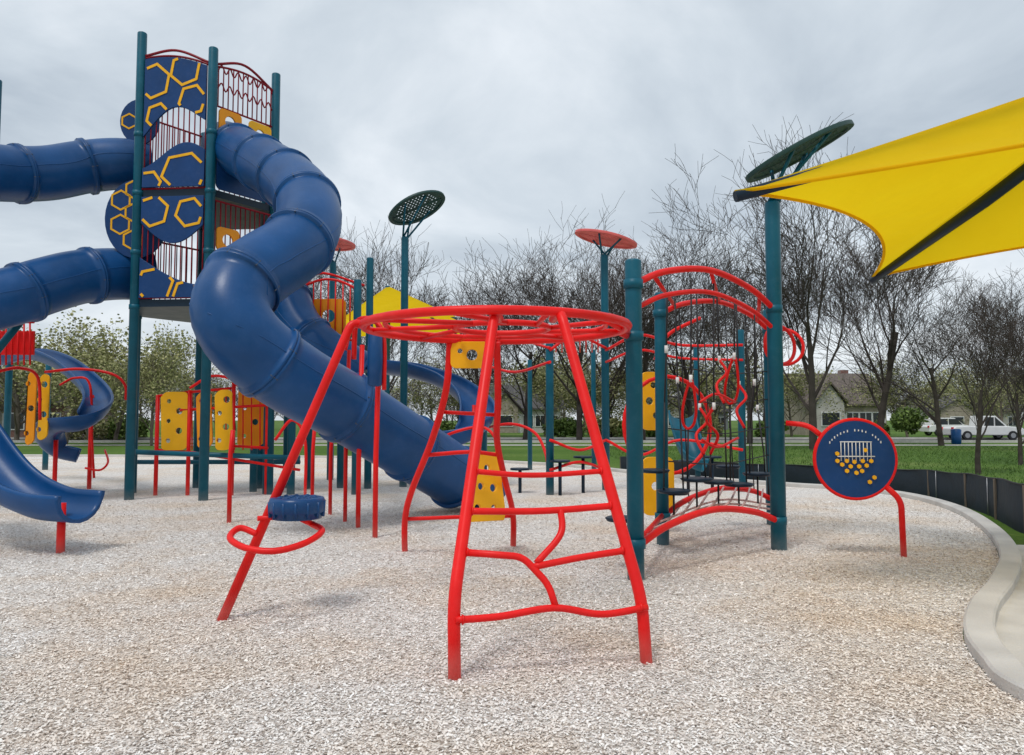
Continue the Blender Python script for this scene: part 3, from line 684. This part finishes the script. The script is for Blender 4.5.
# ---------------------------------------------------------------- game panel
gp=root('game_panel'); gc=W(855,459,8.35); gu=V((1,-0.08,0)); gw=V((-0.08,-1,0)).normalized()
panel('disc',ccirc(0,0,0.42,48),[],gc,gu,Z_,NAVY,gp,th=0.03)
m=MB(); m.sweep(hoop(gc,0.435,gu.normalized(),Z_,n=48),0.022,10,0,closed=True)
m.tube(fillet([W(786,423,8.6),W(808,425,8.5),W(823,437,8.4)],0.1),0.03,curve=False)
gb=G(904,557)
m.sweep(fillet([gc+gu*0.32+V((0,0,-0.30)),W(901,500,8.25),V((gb.x,gb.y,-0.1))],0.14),0.032,12,0)
m.make('frame',RED,gp)
m=MB(); fo=gw*0.035
for k in range(9):
    x=-0.16+0.04*k; m.sweep([gc+gu*x+fo+V((0,0,0.19)),gc+gu*x+fo+V((0,0,-0.02))],0.005,6,0)
m.sweep([gc-gu*0.17+fo+V((0,0,0.19)),gc+gu*0.17+fo+V((0,0,0.19))],0.006,6,0); m.sweep([gc-gu*0.2+fo+V((0,0,0.03)),gc+gu*0.2+fo+V((0,0,0.03))],0.006,6,0)
for k in range(17):
    a=math.radians(145-k*6.8)
    if k in (7,12): continue
    p=gc+gu*(0.335*math.cos(a))+fo*0.6+V((0,0,0.335*math.sin(a)*0.95)); m.box(p,(0.010,0.012,0.020 if k%2 else 0.026),0)
m.make('lines_and_lettering',WHITE,gp)
m=MB()
for (x,z) in ((-0.2,-0.02),(-0.15,-0.06),(-0.1,-0.02),(-0.06,-0.08),(-0.02,-0.03),(0.03,-0.08),(0.07,-0.02),(0.11,-0.07),(0.16,-0.02),(-0.1,-0.13),(0.0,-0.15),(0.06,-0.13),(0.19,-0.2),(0.14,-0.25),(-0.2,0.06),(0.1,0.1)):
    p=gc+gu*x+fo*0.8+V((0,0,z)); m.sweep([p-gw*0.01,p+gw*0.012],0.024,6,0)
m.make('yellow_counters',YEL,gp)
# ---------------------------------------------------------------- big shade sail
ss=root('shade_sail'); hs=3.3
P1=W(735,190,5.9); P1.z=hs+0.02; P2=V((4.56,9.4,hs)); ap=V((5.3,6.0,4.53)); P0=V((6.0,2.6,hs)); P3=V((8.85,6.1,hs)); cn=[P0,P1,P2,P3]
m=MB(); me_=MB()
for i in range(4):
    a,b=cn[i],cn[(i+1)%4]; ns,nt_=24,12; base=len(m.v); edge=[]
    for s_ in range(ns+1):
        t=s_/ns; e=a.lerp(b,t); c2=V((ap.x,ap.y,hs)); ml=(a.lerp(b,0.5)); inw=(c2-ml).normalized(); e=e+inw*(0.50*4*t*(1-t))+V((0,0,0.10*4*t*(1-t))); edge.append(e)
        for k in range(nt_+1):
            q=k/nt_; p=e.lerp(ap,q); p=p-V((0,0,0.16*math.sin(math.pi*q)*(math.sin(math.pi*t)*0.9+0.1))); m.v.append(p)
    for s_ in range(ns):
        for k in range(nt_): m.f.append((base+s_*(nt_+1)+k,base+(s_+1)*(nt_+1)+k,base+(s_+1)*(nt_+1)+k+1,base+s_*(nt_+1)+k+1)); m.m.append(0); m.sm.append(True)
    me_.sweep(edge,0.016,6,0)
m.make('fabric',FAB,ss); me_.make('hem',FAB,ss)
m=MB()
for c_ in cn: m.sweep([ap-V((0,0,0.16)),ap.lerp(c_,0.5)-V((0,0,0.14)),c_-V((0,0,0.04))],[0.065,0.065,0.045],12,0)
m.sweep([V((ap.x,ap.y,-0.1)),V((ap.x,ap.y,ap.z-0.1))],0.11,20,0); m.make('rafters_and_post',NVY2,ss)
fs=root('shade_canopy'); dd=26
e=[W(338,316,dd),W(456,316,dd-1),W(462,318,dd+5),W(350,319,dd+5)]
for q in e: q.z=4.95
apx=W(388,286,dd+2); m=MB()
for i in range(4):
    a,b=e[i],e[(i+1)%4]; mid=a.lerp(b,0.5).lerp(V((apx.x,apx.y,4.95)),0.06)+V((0,0,0.05)); m.poly([a,mid,apx]); m.poly([mid,b,apx])
m.make('fabric',FAB,fs); m=MB(); m.sweep([V((apx.x,apx.y,0)),apx],0.1,10,0)
for q in e: m.sweep([apx-V((0,0,0.1)),q-V((0,0,0.05))],0.04,6,0)
m.make('frame',TEAL,fs)
# ---------------------------------------------------------------- lower platform & midground equipment
pf=root('play_platform'); z0=W(320,345,15.2).z; cx0=W(298,345,15.2).x; cx1=W(357,345,15.2).x
m=MB()
cor=[V((cx0-0.1,15.2,0)),V((cx1,15.2,0)),V((cx1,16.5,0)),V((cx0-0.1,16.5,0))]
tops=[z0+1.3,W(355,280,15.2).z,W(326,255,16.2).z,z0+1.4]
for p,t in zip(cor,tops): m.post(p.x,p.y,-0.1,t,0.08)
m.make('posts',TEAL,pf); m=MB(); m.box(((cx0+cx1)/2,15.85,z0),(cx1-cx0+0.1,1.25,0.12)); m.make('deck',NVY2,pf)
m=MB()
for k in range(9):
    x=cx0+(cx1-cx0)*k/8; m.sweep([V((x,15.2,z0+0.08)),V((x,15.2,z0+1.15+0.2*math.sin(k*0.4)))],0.014,6,0)
m.tube([V((cx0+(cx1-cx0)*k/8,15.2,z0+1.15+0.2*math.sin(k*0.4))) for k in range(9)],0.026); m.sweep([V((cx0,15.2,z0+0.1)),V((cx1,15.2,z0+0.1))],0.024,8,0)
m.tube([V((cx0,15.3,z0+1.0)),V((cx0+0.3,15.6,z0+1.55)),V((cx1,15.9,z0+1.35))],0.026)
m.make('railing',RED,pf)
panel('orange_panel',rrect(0.25,0.15,0.95,0.95,0.1),[ccirc(0.6,0.6,0.14,14),ccirc(0.45,0.32,0.06,10)],V((cx0,15.26,z0)),(1,0,0),(0,0,1),ORG,pf)
apn=root('activity_panel'); d=15.0
def pan(x0,y0,x1,y1,mat,nh=4,dd=d,par=apn):
    a=W(x0,y1,dd); b=W(x1,y0,dd); w_=b.x-a.x; h_=b.z-a.z; hl=[]
    for k in range(nh): hl.append(ccirc(w_*(0.3+0.4*(k%2)),h_*(0.16+0.68*k/max(1,nh-1)),0.05+0.02*(k%2),12))
    wob=[(x+0.05*math.sin(y*6),y) for x,y in rrect(0,0,w_,h_,0.12,5)]
    panel('panel',wob,hl,a,(1,0,0),(0,0,1),mat,par)
pan(160,392,188,450,YEL,5); pan(196,392,212,448,ORG,3); pan(214,390,232,450,YEL,4,14.6); pan(236,384,264,446,ORG,4,15.6)
m=MB()
for (x,y0,y1,dd) in ((158,395,492,15),(190,390,490,15),(234,378,495,15),(268,385,496,15.2)):
    a=W(x,y0,dd); m.sweep([V((a.x,dd,-0.1)),V((a.x,dd,a.z))],0.04,10,0)
for (x0,y0,x1,y1) in ((158,396,190,392),(190,392,234,388),(190,452,300,470),(234,385,268,385),(158,450,190,452),(180,410,270,405),(234,446,268,448)):
    m.sweep([W(x0,y0,15),W(x1,y1,15.05)],0.028,8,0)
for k in range(9):
    x=192+k*8.5; m.sweep([W(x,392,15.2),W(x,450,15.2)],0.014,6,0)
m.tube([W(275,440,14.6),W(292,420,14.6),W(305,440,14.6),W(305,500,14.6)],0.03)
m.tube([W(190,388,14.7),W(212,376,14.7),W(240,380,14.8),W(268,384,15)],0.028)
m.make('red_frame',RED,apn)
m=MB()
m.sweep([W(135,452,14.6),W(300,458,14.9)],0.05,10,0); m.sweep([W(135,462,16.5),W(300,462,16.5)],0.05,10,0)
for (x,yt,yb) in ((253,395,492),(266,330,494),(286,360,488),(196,330,488),(311,330,486),(340,345,488)):
    b=G(x,yb); m.post(b.x,b.y,-0.1,W(x,yt,b.y).z,0.075)
m.make('teal_posts',TEAL,apn)
bp=root('pole_climber'); m=MB(); mbx=MB()
for (x,yt,yb,r) in ((375,345,538,0.034),(358,345,528,0.034),(345,350,522,0.03),(229,430,523,0.034),(312,420,512,0.03),(330,418,515,0.03)):
    b=G(x,yb); m.sweep([V((b.x,b.y,-0.1)),V((b.x,b.y,1.0)),V((b.x+0.03,b.y,W(x,yt,b.y).z))],r,10,0)
b=G(375,538); m.tube([V((b.x+0.03,b.y,2.35)),V((b.x,b.y,2.75)),V((b.x-0.28,b.y+0.1,2.78)),V((b.x-0.34,b.y+0.2,2.3))],0.034)
m.tube([W(345,350,10),W(352,330,10),W(375,322,9.6),W(384,340,9.5),W(384,390,9.5)],0.028)
m.make('red_poles',RED,bp)
p=W(375,358,9.45); mbx.sweep([p-V((0,0,0.36)),p-V((0,0,0.34)),p,p+V((0,0,0.32)),p+V((0,0,0.36))],[0.05,0.09,0.10,0.09,0.05],14,0); mbx.make('blue_sleeve',BLUE,bp)
oc=root('overhead_climber'); m=MB()
for (x,yt,yb,r) in ((550,340,495,0.08),(484,345,478,0.08),(743,330,492,0.08),(698,345,480,0.07),(530,360,470,0.07),(594,350,472,0.07)):
    b=G(x,yb); m.post(b.x,b.y,-0.1,W(x,yt,b.y).z,r)
m.make('posts',TEAL,oc); m=MB()
m.tube([W(550,350,15),W(575,335,15.3),W(606,348,16)],0.03); m.tube([W(484,352,17.4),W(515,340,16.4),W(550,348,15)],0.03)
m.tube([W(484,365,17.4),W(515,372,16.4),W(550,362,15)],0.03)
m.tube([W(484,428,17.4),W(512,424,16.4),W(535,433,16),W(546,455,15.5),W(548,478,15.2)],0.032)
m.tube([W(430,445,15.4),W(455,432,15),W(485,428,15),W(500,450,14.8),W(502,490,14.8)],0.03)
m.tube([W(606,350,16),W(640,335,15),W(680,345,16),W(743,345,15.5)],0.03); m.tube([W(606,362,16),W(640,350,15),W(680,358,16),W(743,360,15.5)],0.026)
for k in range(8): m.sweep([W(556+k*6,342-4*math.sin(k*0.4),15.2),W(556+k*6,352,16.3)],0.018,6,0)
m.tube([W(606,440,16),W(640,455,16),W(680,440,16),W(743,450,15.5)],0.03)
m.tube([W(550,440,15),W(580,450,15.3),W(606,440,16)],0.03); m.tube([W(550,470,15),W(580,462,15.3),W(606,470,16)],0.03)
m.make('red_rails',RED,oc)
m=MB()
for (x,y,dd) in ((560,462,15),(583,458,15.5),(520,470,15.5),(688,462,15.8),(712,458,15.8),(640,452,17)):
    p=W(x,y,dd); m.sweep([p,p+V((0,0,0.04))],0.2,16,0); m.sweep([V((p.x,p.y,0)),p],0.035,8,0)
m.make('step_pods',NVY2,oc)
chute('double_slide',[(682,412,19),(684,425,18.6),(690,445,18.2),(697,458,18),(706,462,17.9)],0.3,0.22,mat=TEAL)
lg=root('climbing_frame'); m=MB()
for (x,yt,yb,r) in ((45,362,470,0.08),(5,325,480,0.08),(-8,330,470,0.08)):
    b=G(x,yb); m.post(b.x,b.y,-0.1,W(x,yt,b.y).z,r)
m.sweep([W(-20,372,14),W(20,322,14)],0.07,12,0)
b=W(0,80,16); m.post(b.x-0.05,16,-0.1,b.z,0.085)
m.make('teal_posts',TEAL,lg); m=MB()
m.tube([W(45,372,16),W(80,369,16),W(112,374,16),W(125,385,16),W(126,400,16)],0.03); m.tube([W(-5,372,14),W(20,368,14.5),W(38,378,15),W(40,420,15)],0.03)
m.tube([W(60,385,16),W(75,378,16),W(90,385,16),W(92,440,16),W(94,478,16)],0.025); m.tube([W(105,450,15),W(108,462,14.5),W(100,470,14.2),W(85,468,14)],0.02)
for k in range(6): m.sweep([W(0+k*6,322,15.5),W(0+k*6,365,15.5)],0.02,6,0)
m.sweep([W(-4,322,15.5),W(34,322,15.5)],0.03,8,0); m.box(W(14,343,15.65),(0.85,0.05,0.5))
m.make('red_tubes',RED,lg); pan(36,374,48,440,YEL,4,15.2,lg); pan(24,372,35,445,ORG,3,15.4,lg)
# ---------------------------------------------------------------- trees
def gentree(name,seed,h=10,levels=5,leaf=0,spread=0.62,trunk=0.13,bark=BARK,rmin=0.0075,nc_=(8,5,4,4,3),low=0.24):
    R=random.Random(seed); segs=[]; tips=[]
    def br(p,d,l,r,lev):
        n=5 if lev<2 else (3 if lev<4 else 2); pos=p; pr=r; pts=[(p,r)]
        for i in range(n):
            j=0.09+0.05*lev
            d=(d+V((R.uniform(-j,j),R.uniform(-j,j),R.uniform(-j,j)*0.6+0.055*(1 if lev>0 else 0)))).normalized()
            np_=pos+d*(l/n); nr=max(rmin*0.75,r*(1-(i+1)/n*(0.5 if lev==0 else 0.72)))
            segs.append((pos,np_,pr,nr,lev)); pos=np_; pr=nr; pts.append((pos,pr))
        if lev>=levels: tips.append(pos); return
        nc=nc_[lev]
        for k in range(nc):
            f=(low+(1-low)*(k+R.random()*0.8)/nc) if lev==0 else (0.22+0.78*(k+R.random())/nc)
            f=min(f,0.999); ii=int(f*n); q0,r0_=pts[ii]; q1,r1_=pts[min(ii+1,n)]; tt=f*n-ii; q=q0.lerp(q1,tt); rr=r0_+(r1_-r0_)*tt
            an=R.uniform(0.5,1.0)*spread*(1.3 if lev==0 else 1.2); az=R.uniform(0,6.283)+k*2.4
            ref=V((1,0,0)) if abs(d.x)<0.8 else V((0,1,0)); s1=d.cross(ref).normalized(); s2=d.cross(s1)
            nd=(d*math.cos(an)+(s1*math.cos(az)+s2*math.sin(az))*math.sin(an)); nd.z+=0.13; nd.normalize()
            br(q,nd,l*R.uniform(0.55,0.80),max(rmin,rr*R.uniform(0.42,0.64)),lev+1)
    br(V((0,0,-0.2)),V((R.uniform(-.05,.05),R.uniform(-.05,.05),1)),h*0.42,trunk,0)
    vs=[];fs=[]
    for a,b,ra,rb,lev in segs:
        n=8 if lev==0 else (5 if lev<2 else 3); d=(b-a).normalized(); ref=V((1,0,0)) if abs(d.x)<0.8 else V((0,1,0)); s1=d.cross(ref).normalized(); s2=d.cross(s1); bb=len(vs)
        for (c,r) in ((a,ra),(b,rb)):
            for k in range(n):
                t=2*math.pi*k/n; q=c+(s1*math.cos(t)+s2*math.sin(t))*r; vs.append((q.x,q.y,q.z))
        for k in range(n): fs.append((bb+k,bb+(k+1)%n,bb+n+(k+1)%n,bb+n+k))
    mi=[0]*len(fs)
    if leaf:
        for t in tips:
            for k in range(leaf):
                c=t+V((R.gauss(0,.24),R.gauss(0,.24),R.gauss(0,.22))); s=R.uniform(0.04,0.085); u1=V((R.gauss(0,1),R.gauss(0,1),R.gauss(0,1))).normalized()*s; u2=u1.cross(V((R.gauss(0,1),R.gauss(0,1),R.gauss(0,1)))).normalized()*s
                bb=len(vs); vs+= [tuple(c-u1),tuple(c+u2),tuple(c+u1),tuple(c-u2)]; fs.append((bb,bb+1,bb+2,bb+3)); mi.append(1)
    me=bpy.data.meshes.new(name); me.from_pydata(vs,[],fs); me.materials.append(bark); me.materials.append(BLOOM); me.polygons.foreach_set('material_index',mi); me.update()
    return me,max(v[2] for v in vs)
TV=[gentree('bare_tree',s,10,5,0,sp,tr) for s,sp,tr in ((1,0.64,0.13),(2,0.72,0.12),(3,0.60,0.13),(4,0.75,0.13),(11,0.68,0.13))]
TS=[gentree('bare_tree',s,10,4,0,0.75,0.12,rmin=0.011,nc_=(9,5,5,4)) for s in (21,22)]
TL=[gentree('budding_tree',s,8,4,9,0.75,0.10,BARK2,nc_=(8,4,4,4),low=0.12) for s in (5,6,8)]
def puttree(kind,var,px,py,d,rot,wx=1.0):
    me,zm=kind[var]; p=W(px,py,d); s=p.z/zm
    o=bpy.data.objects.new(me.name.split('.')[0],me); sc.collection.objects.link(o)
    o.location=(p.x,d,0); o.scale=(s*wx,s*wx,s); o.rotation_euler=(0,0,rot)
for t in ((0,806,132,38,0.5,1.0),(1,745,190,48,1.5,1.1),(2,872,165,46,2.2,1.1),(4,690,235,60,4,1.2),(0,640,203,54,2.5,1.2),(1,578,196,56,3.6,1.2),(3,525,205,58,1.1,1.2),(2,608,225,66,0.6,1.2),
          (4,375,200,52,0.2,1.05),(0,345,225,60,5.0,1.1),(3,935,235,44,5.5,1.2),(1,1040,225,36,3.3,1.2),(2,478,262,66,4.4,1.2)):
    puttree(TV,*t)
puttree(TV,2,971,262,20.8,1.0,1.0); puttree(TV,0,1014,285,25,4.2,1.0)
for t in ((0,70,300,46,0.4,1.3),(1,22,290,50,2,1.3),(2,118,318,53,4,1.3),(1,155,312,44,5,0.9),(2,95,338,44,1,1.4),(0,45,335,58,3.1,1.4),(0,905,345,64,1,1.2),(1,545,345,70,1,1.4),(2,720,340,70,1,1.4),(0,450,350,70,2,1.4),(1,790,352,68,3,1.3),(2,655,352,66,0.3,1.4),(0,1000,345,70,0.8,1.4),(2,600,350,72,5,1.4),(1,180,345,60,2.2,1.3)): puttree(TL,*t)
dt=root('distant_treeline'); R=random.Random(4)
for k in range(74):
    x=-80+k*15.5+R.uniform(-6,6); d=R.uniform(88,140)
    me,zm=(TS+TL[:1])[R.choice((0,1,0,1,2))]; o=bpy.data.objects.new('tree',me); sc.collection.objects.link(o); o.parent=dt
    s=R.uniform(7.5,12.5)/zm; p=W(x,400,d); o.location=(p.x,d,0); o.scale=(s*1.4,s*1.4,s); o.rotation_euler=(0,0,R.uniform(0,6))
def shrub(name,px,d,w,h,n=2600,mat=SHRUB,seed=1):
    R=random.Random(seed); p=W(px,420,d); m=MB()
    cl=[(V((R.uniform(-w,w)*0.6,R.uniform(-w,w)*0.4,R.uniform(0.25,0.75)*h)),R.uniform(0.25,0.45)*min(w,h)) for _ in range(14)]
    for k in range(n):
        c,r=R.choice(cl); dv=V((R.gauss(0,1),R.gauss(0,1),R.gauss(0,1))).normalized()*r*R.uniform(0.6,1.08); q=c+dv+V((p.x,d,0))
        if q.z<0: q.z=abs(q.z)*0.3
        s=R.uniform(0.06,0.13); u1=V((R.gauss(0,1),R.gauss(0,1),R.gauss(0,1))).normalized()*s; u2=u1.cross(V((R.gauss(0,1),R.gauss(0,1),R.gauss(0,1)))).normalized()*s
        m.poly([q-u1,q+u2,q+u1,q-u2])
    m.make(name,mat)
shrub('green_shrub',905,60,1.7,2.9,seed=2); shrub('green_shrub',878,61,1.0,1.4,seed=3); shrub('green_shrub',130,58,1.8,1.8,seed=5); shrub('green_shrub',565,62,2.0,1.6,seed=6); shrub('green_shrub',770,63,1.6,1.5,seed=7)
shrub('green_shrub',640,64,2.4,1.5,seed=8); shrub('green_shrub',460,64,2.2,1.4,seed=9); shrub('green_shrub',85,57,2.2,2.2,seed=12,mat=BLOOM); shrub('green_shrub',700,66,2.6,2.0,seed=13,mat=BLOOM); shrub('green_shrub',605,66,2.4,2.1,seed=14,mat=BLOOM)
# ---------------------------------------------------------------- houses
def house(name,px,d,w,dep,hw,rh,wall,roof,garage=True,rot=0.0):
    r_=root(name); p=W(px,420,d)
    r_.location=(p.x,d+dep/2,0); r_.rotation_euler=(0,0,rot)
    m=MB(); m.box((0,0,hw/2-0.1),(w,dep,hw+0.2))
    m.prism([V((-w/2,-dep/2,hw)),V((-w/2,dep/2,hw)),V((-w/2,0,hw+rh-0.06))],(w,0,0)); m.make('walls',wall,r_)
    m=MB(); ov=0.45
    for s_ in (-1,1):
        a=V((-w/2-ov,s_*(dep/2+ov),hw-rh*ov/(dep/2))); b=V((-w/2-ov,0,hw+rh)); m.prism([a,b,b+V((0,0,0.18)),a+V((0,0,0.18))][::s_],(w+2*ov,0,0))
    gx=-w*0.22; gw_=w*0.34
    for s_ in (-1,1):
        m.prism([V((gx+s_*(gw_/2+0.3),-dep/2-0.9,hw-0.1)),V((gx,-dep/2-0.9,hw+rh*0.62)),V((gx,-dep/2-0.9,hw+rh*0.62+0.18)),V((gx+s_*(gw_/2+0.3),-dep/2-0.9,hw+0.1))],(0,dep/2+0.5,0))
    m.make('roof',roof,r_)
    m=MB(); m.box((gx,-dep/2-0.25,hw/2-0.05),(gw_,0.7,hw+0.1)); m.prism([V((gx-gw_/2,-dep/2-0.6,hw)),V((gx+gw_/2,-dep/2-0.6,hw)),V((gx,-dep/2-0.6,hw+rh*0.6))],(0,0.6,0)); m.make('gable_bay',SIDING if wall!=SIDING else TAN,r_)
    m=MB(); m2=MB(); yy=-dep/2-0.02; rows=[hw-1.6] if hw<4 else [1.5,hw-1.4]
    for z in rows:
        for x in (w*0.08,w*0.24,w*0.40):
            m.box((x,yy,z),(1.3,0.10,1.4)); m2.box((x,yy-0.055,z),(1.1,0.04,1.2)); m.box((x,yy-0.08,z),(0.05,0.02,1.2))
        m.box((gx,-dep/2-0.62,z),(1.9,0.1,1.4)); m2.box((gx,-dep/2-0.675,z),(1.7,0.04,1.2))
    m.box((w*0.0-0.6,yy,1.05),(1.1,0.1,2.15))
    m.make('window_frames_and_door',WHITE,r_); m2.make('window_glass',GLASS,r_)
    if garage:
        m=MB(); m.box((w/2+2.8,0.5,1.35),(5.6,dep*0.8,2.7)); m.make('garage',wall,r_)
        m=MB(); m.prism([V((w/2-0.1,-dep*0.4+0.1,2.7)),V((w/2-0.1,dep*0.45+0.7,2.7)),V((w/2-0.1,0.5,4.3))],(6.0,0,0)); m.make('garage_roof',roof,r_)
        m=MB(); m.box((w/2+2.8,-dep*0.4+0.47,1.1),(4.4,0.08,2.1))
        for z in (0.6,1.1,1.6): m.box((w/2+2.8,-dep*0.4+0.425,z),(4.3,0.02,0.03))
        m.make('garage_door',WHITE,r_)
    m=MB(); m.box((w*0.3,dep*0.15,hw+rh*0.9),(0.8,0.8,1.8)); m.make('chimney',BRICK,r_)
house('brick_house',8,60,9,8,3.0,2.4,BRICK,ROOF1,False)
house('suburban_house',522,88,9,8,3.0,2.6,SIDING,ROOF1,False)
house('suburban_house',846,74,8,9,3.2,3.0,TAN,ROOF2,False)
house('suburban_house',690,118,12,8,2.9,2.3,GRY,ROOF1,False)
house('suburban_house',975,105,13,8,2.9,2.3,SIDING,ROOF1,False)
# ---------------------------------------------------------------- vehicles
def car(name,px,d,mat,L=4.6,hgt=1.65,pick=False):
    r_=root(name); p=W(px,420,d); r_.location=(p.x,d,0.01)
    m=MB(); k=L/4.6
    prof=[(-2.3,0.35),(-2.28,0.85),(-2.1,1.0),(-1.3,1.02),(1.2,1.02),(2.1,0.92),(2.3,0.7),(2.3,0.35)]
    m.prism([V((x*k,-0.88,z)) for x,z in prof],(0,1.76,0))
    cab=[(-2.0,1.0),(-1.75,hgt-0.03),(-1.4,hgt),(0.2,hgt),(1.15,1.0)] if not pick else [(-0.5,1.0),(-0.4,hgt),(0.5,hgt),(1.25,1.0)]
    m.prism([V((x*k,-0.76,z)) for x,z in cab],(0,1.52,0)); m.make('body',mat,r_,bevel=0.06)
    m=MB(); x0,x1=(cab[0][0]+0.22)*k,(cab[-1][0]-0.22)*k
    for s_ in (-1,1):
        y=s_*0.772; xm=(x0+x1)/2
        m.prism([V((x0,y,1.06)),V((xm-0.05,y,1.06)),V((xm-0.05,y,hgt-0.1)),V((x0+0.15,y,hgt-0.1))],(0,s_*0.012,0)); m.prism([V((xm+0.05,y,1.06)),V((x1,y,1.06)),V((x1-0.6*k,y,hgt-0.1)),V((xm+0.05,y,hgt-0.1))],(0,s_*0.012,0))
    m.make('windows',GLASS,r_)
    m=MB()
    for x in (-1.45*k,1.45*k):
        for y in (-0.85,0.85): m.sweep([V((x,y-0.11,0.34)),V((x,y+0.11,0.34))],0.34,18,0); m.sweep([V((x,y-0.12,0.34)),V((x,y+0.12,0.34))],0.19,12,1)
    m.make('wheels',[DARK,SILV],r_)
    m=MB(); m.box((2.27*k,0.6,0.75),(0.08,0.4,0.14)); m.box((2.27*k,-0.6,0.75),(0.08,0.4,0.14)); m.box((-2.28*k,-0.7,0.85),(0.06,0.25,0.2),1); m.box((-2.28*k,0.7,0.85),(0.06,0.25,0.2),1); m.make('lights',[WHITE,RED],r_)
car('parked_car',948,72,WHITE,4.6,1.7); car('parked_pickup_truck',982,57,WHITE,5.4,1.8,True)
m=MB(); p=W(929,420,50); m.sweep([V((p.x,47,0)),V((p.x,47,0.05)),V((p.x,47,0.9)),V((p.x,47,0.95))],[0.25,0.28,0.3,0.2],14,0); m.make('blue_waste_bin',BLUE)
# ---------------------------------------------------------------- world & light
w=bpy.data.worlds.new('World'); sc.world=w; w.use_nodes=True; nt=w.node_tree; N=nt.nodes; L=nt.links
bg=N['Background']; bg.inputs['Strength'].default_value=0.132
sky=N.new('ShaderNodeTexSky'); sky.sky_type='NISHITA'; sky.sun_disc=False
tc=N.new('ShaderNodeTexCoord'); sp=N.new('ShaderNodeSeparateXYZ'); L.new(tc.outputs['Generated'],sp.inputs[0])
mz=N.new('ShaderNodeMath'); mz.operation='MAXIMUM'; mz.inputs[1].default_value=0.0; L.new(sp.outputs['Z'],mz.inputs[0])
az_=N.new('ShaderNodeMath'); az_.operation='ADD'; az_.inputs[1].default_value=0.20; L.new(mz.outputs[0],az_.inputs[0])
dx=N.new('ShaderNodeMath'); dx.operation='DIVIDE'; L.new(sp.outputs['X'],dx.inputs[0]); L.new(az_.outputs[0],dx.inputs[1])
dy=N.new('ShaderNodeMath'); dy.operation='DIVIDE'; L.new(sp.outputs['Y'],dy.inputs[0]); L.new(az_.outputs[0],dy.inputs[1])
cb=N.new('ShaderNodeCombineXYZ'); L.new(dx.outputs[0],cb.inputs[0]); L.new(dy.outputs[0],cb.inputs[1])
nz=N.new('ShaderNodeTexNoise'); nz.inputs['Scale'].default_value=1.0; nz.inputs['Detail'].default_value=8; nz.inputs['Roughness'].default_value=0.55; nz.inputs['Distortion'].default_value=0.5
L.new(cb.outputs[0],nz.inputs['Vector'])
r=N.new('ShaderNodeValToRGB'); e=r.color_ramp.elements; e[0].position=0.34; e[0].color=(0.38,0.44,0.505,1); e[1].position=0.66; e[1].color=(0.80,0.84,0.88,1)
k=e.new(0.5); k.color=(0.56,0.62,0.675,1)
L.new(nz.outputs['Fac'],r.inputs['Fac'])
hz_=N.new('ShaderNodeMapRange'); hz_.inputs['From Min'].default_value=0.0; hz_.inputs['From Max'].default_value=0.25; hz_.inputs['To Min'].default_value=0.6; hz_.inputs['To Max'].default_value=0.0; L.new(mz.outputs[0],hz_.inputs['Value'])
mh=N.new('ShaderNodeMixRGB'); mh.inputs['Color2'].default_value=(0.64,0.68,0.71,1); L.new(hz_.outputs[0],mh.inputs['Fac']); L.new(r.outputs['Color'],mh.inputs['Color1'])
sc10=N.new('ShaderNodeVectorMath'); sc10.operation='SCALE'; sc10.inputs['Scale'].default_value=9.2; L.new(mh.outputs['Color'],sc10.inputs[0])
mx=N.new('ShaderNodeMixRGB'); mx.inputs['Fac'].default_value=0.92; L.new(sky.outputs['Color'],mx.inputs['Color1']); L.new(sc10.outputs['Vector'],mx.inputs['Color2'])
L.new(mx.outputs['Color'],bg.inputs['Color'])
sl=bpy.data.lights.new('sun','SUN'); sl.energy=1.5; sl.angle=math.radians(14); sl.color=(1,0.97,0.93)
so=bpy.data.objects.new('sun',sl); sc.collection.objects.link(so)
dirv=V((0.35,0.55,-1.25)).normalized(); so.rotation_euler=dirv.to_track_quat('-Z','Y').to_euler()
sky.sun_elevation=math.asin(-dirv.z); sky.sun_rotation=math.atan2(-dirv.x,-dirv.y)
cam=bpy.data.cameras.new('camera'); co=bpy.data.objects.new('camera',cam); sc.collection.objects.link(co); sc.camera=co
cam.sensor_width=36; cam.lens=36*F/1024; cam.clip_end=4000; co.location=(0,0,H); co.rotation_euler=(math.pi/2+PT,0,0)
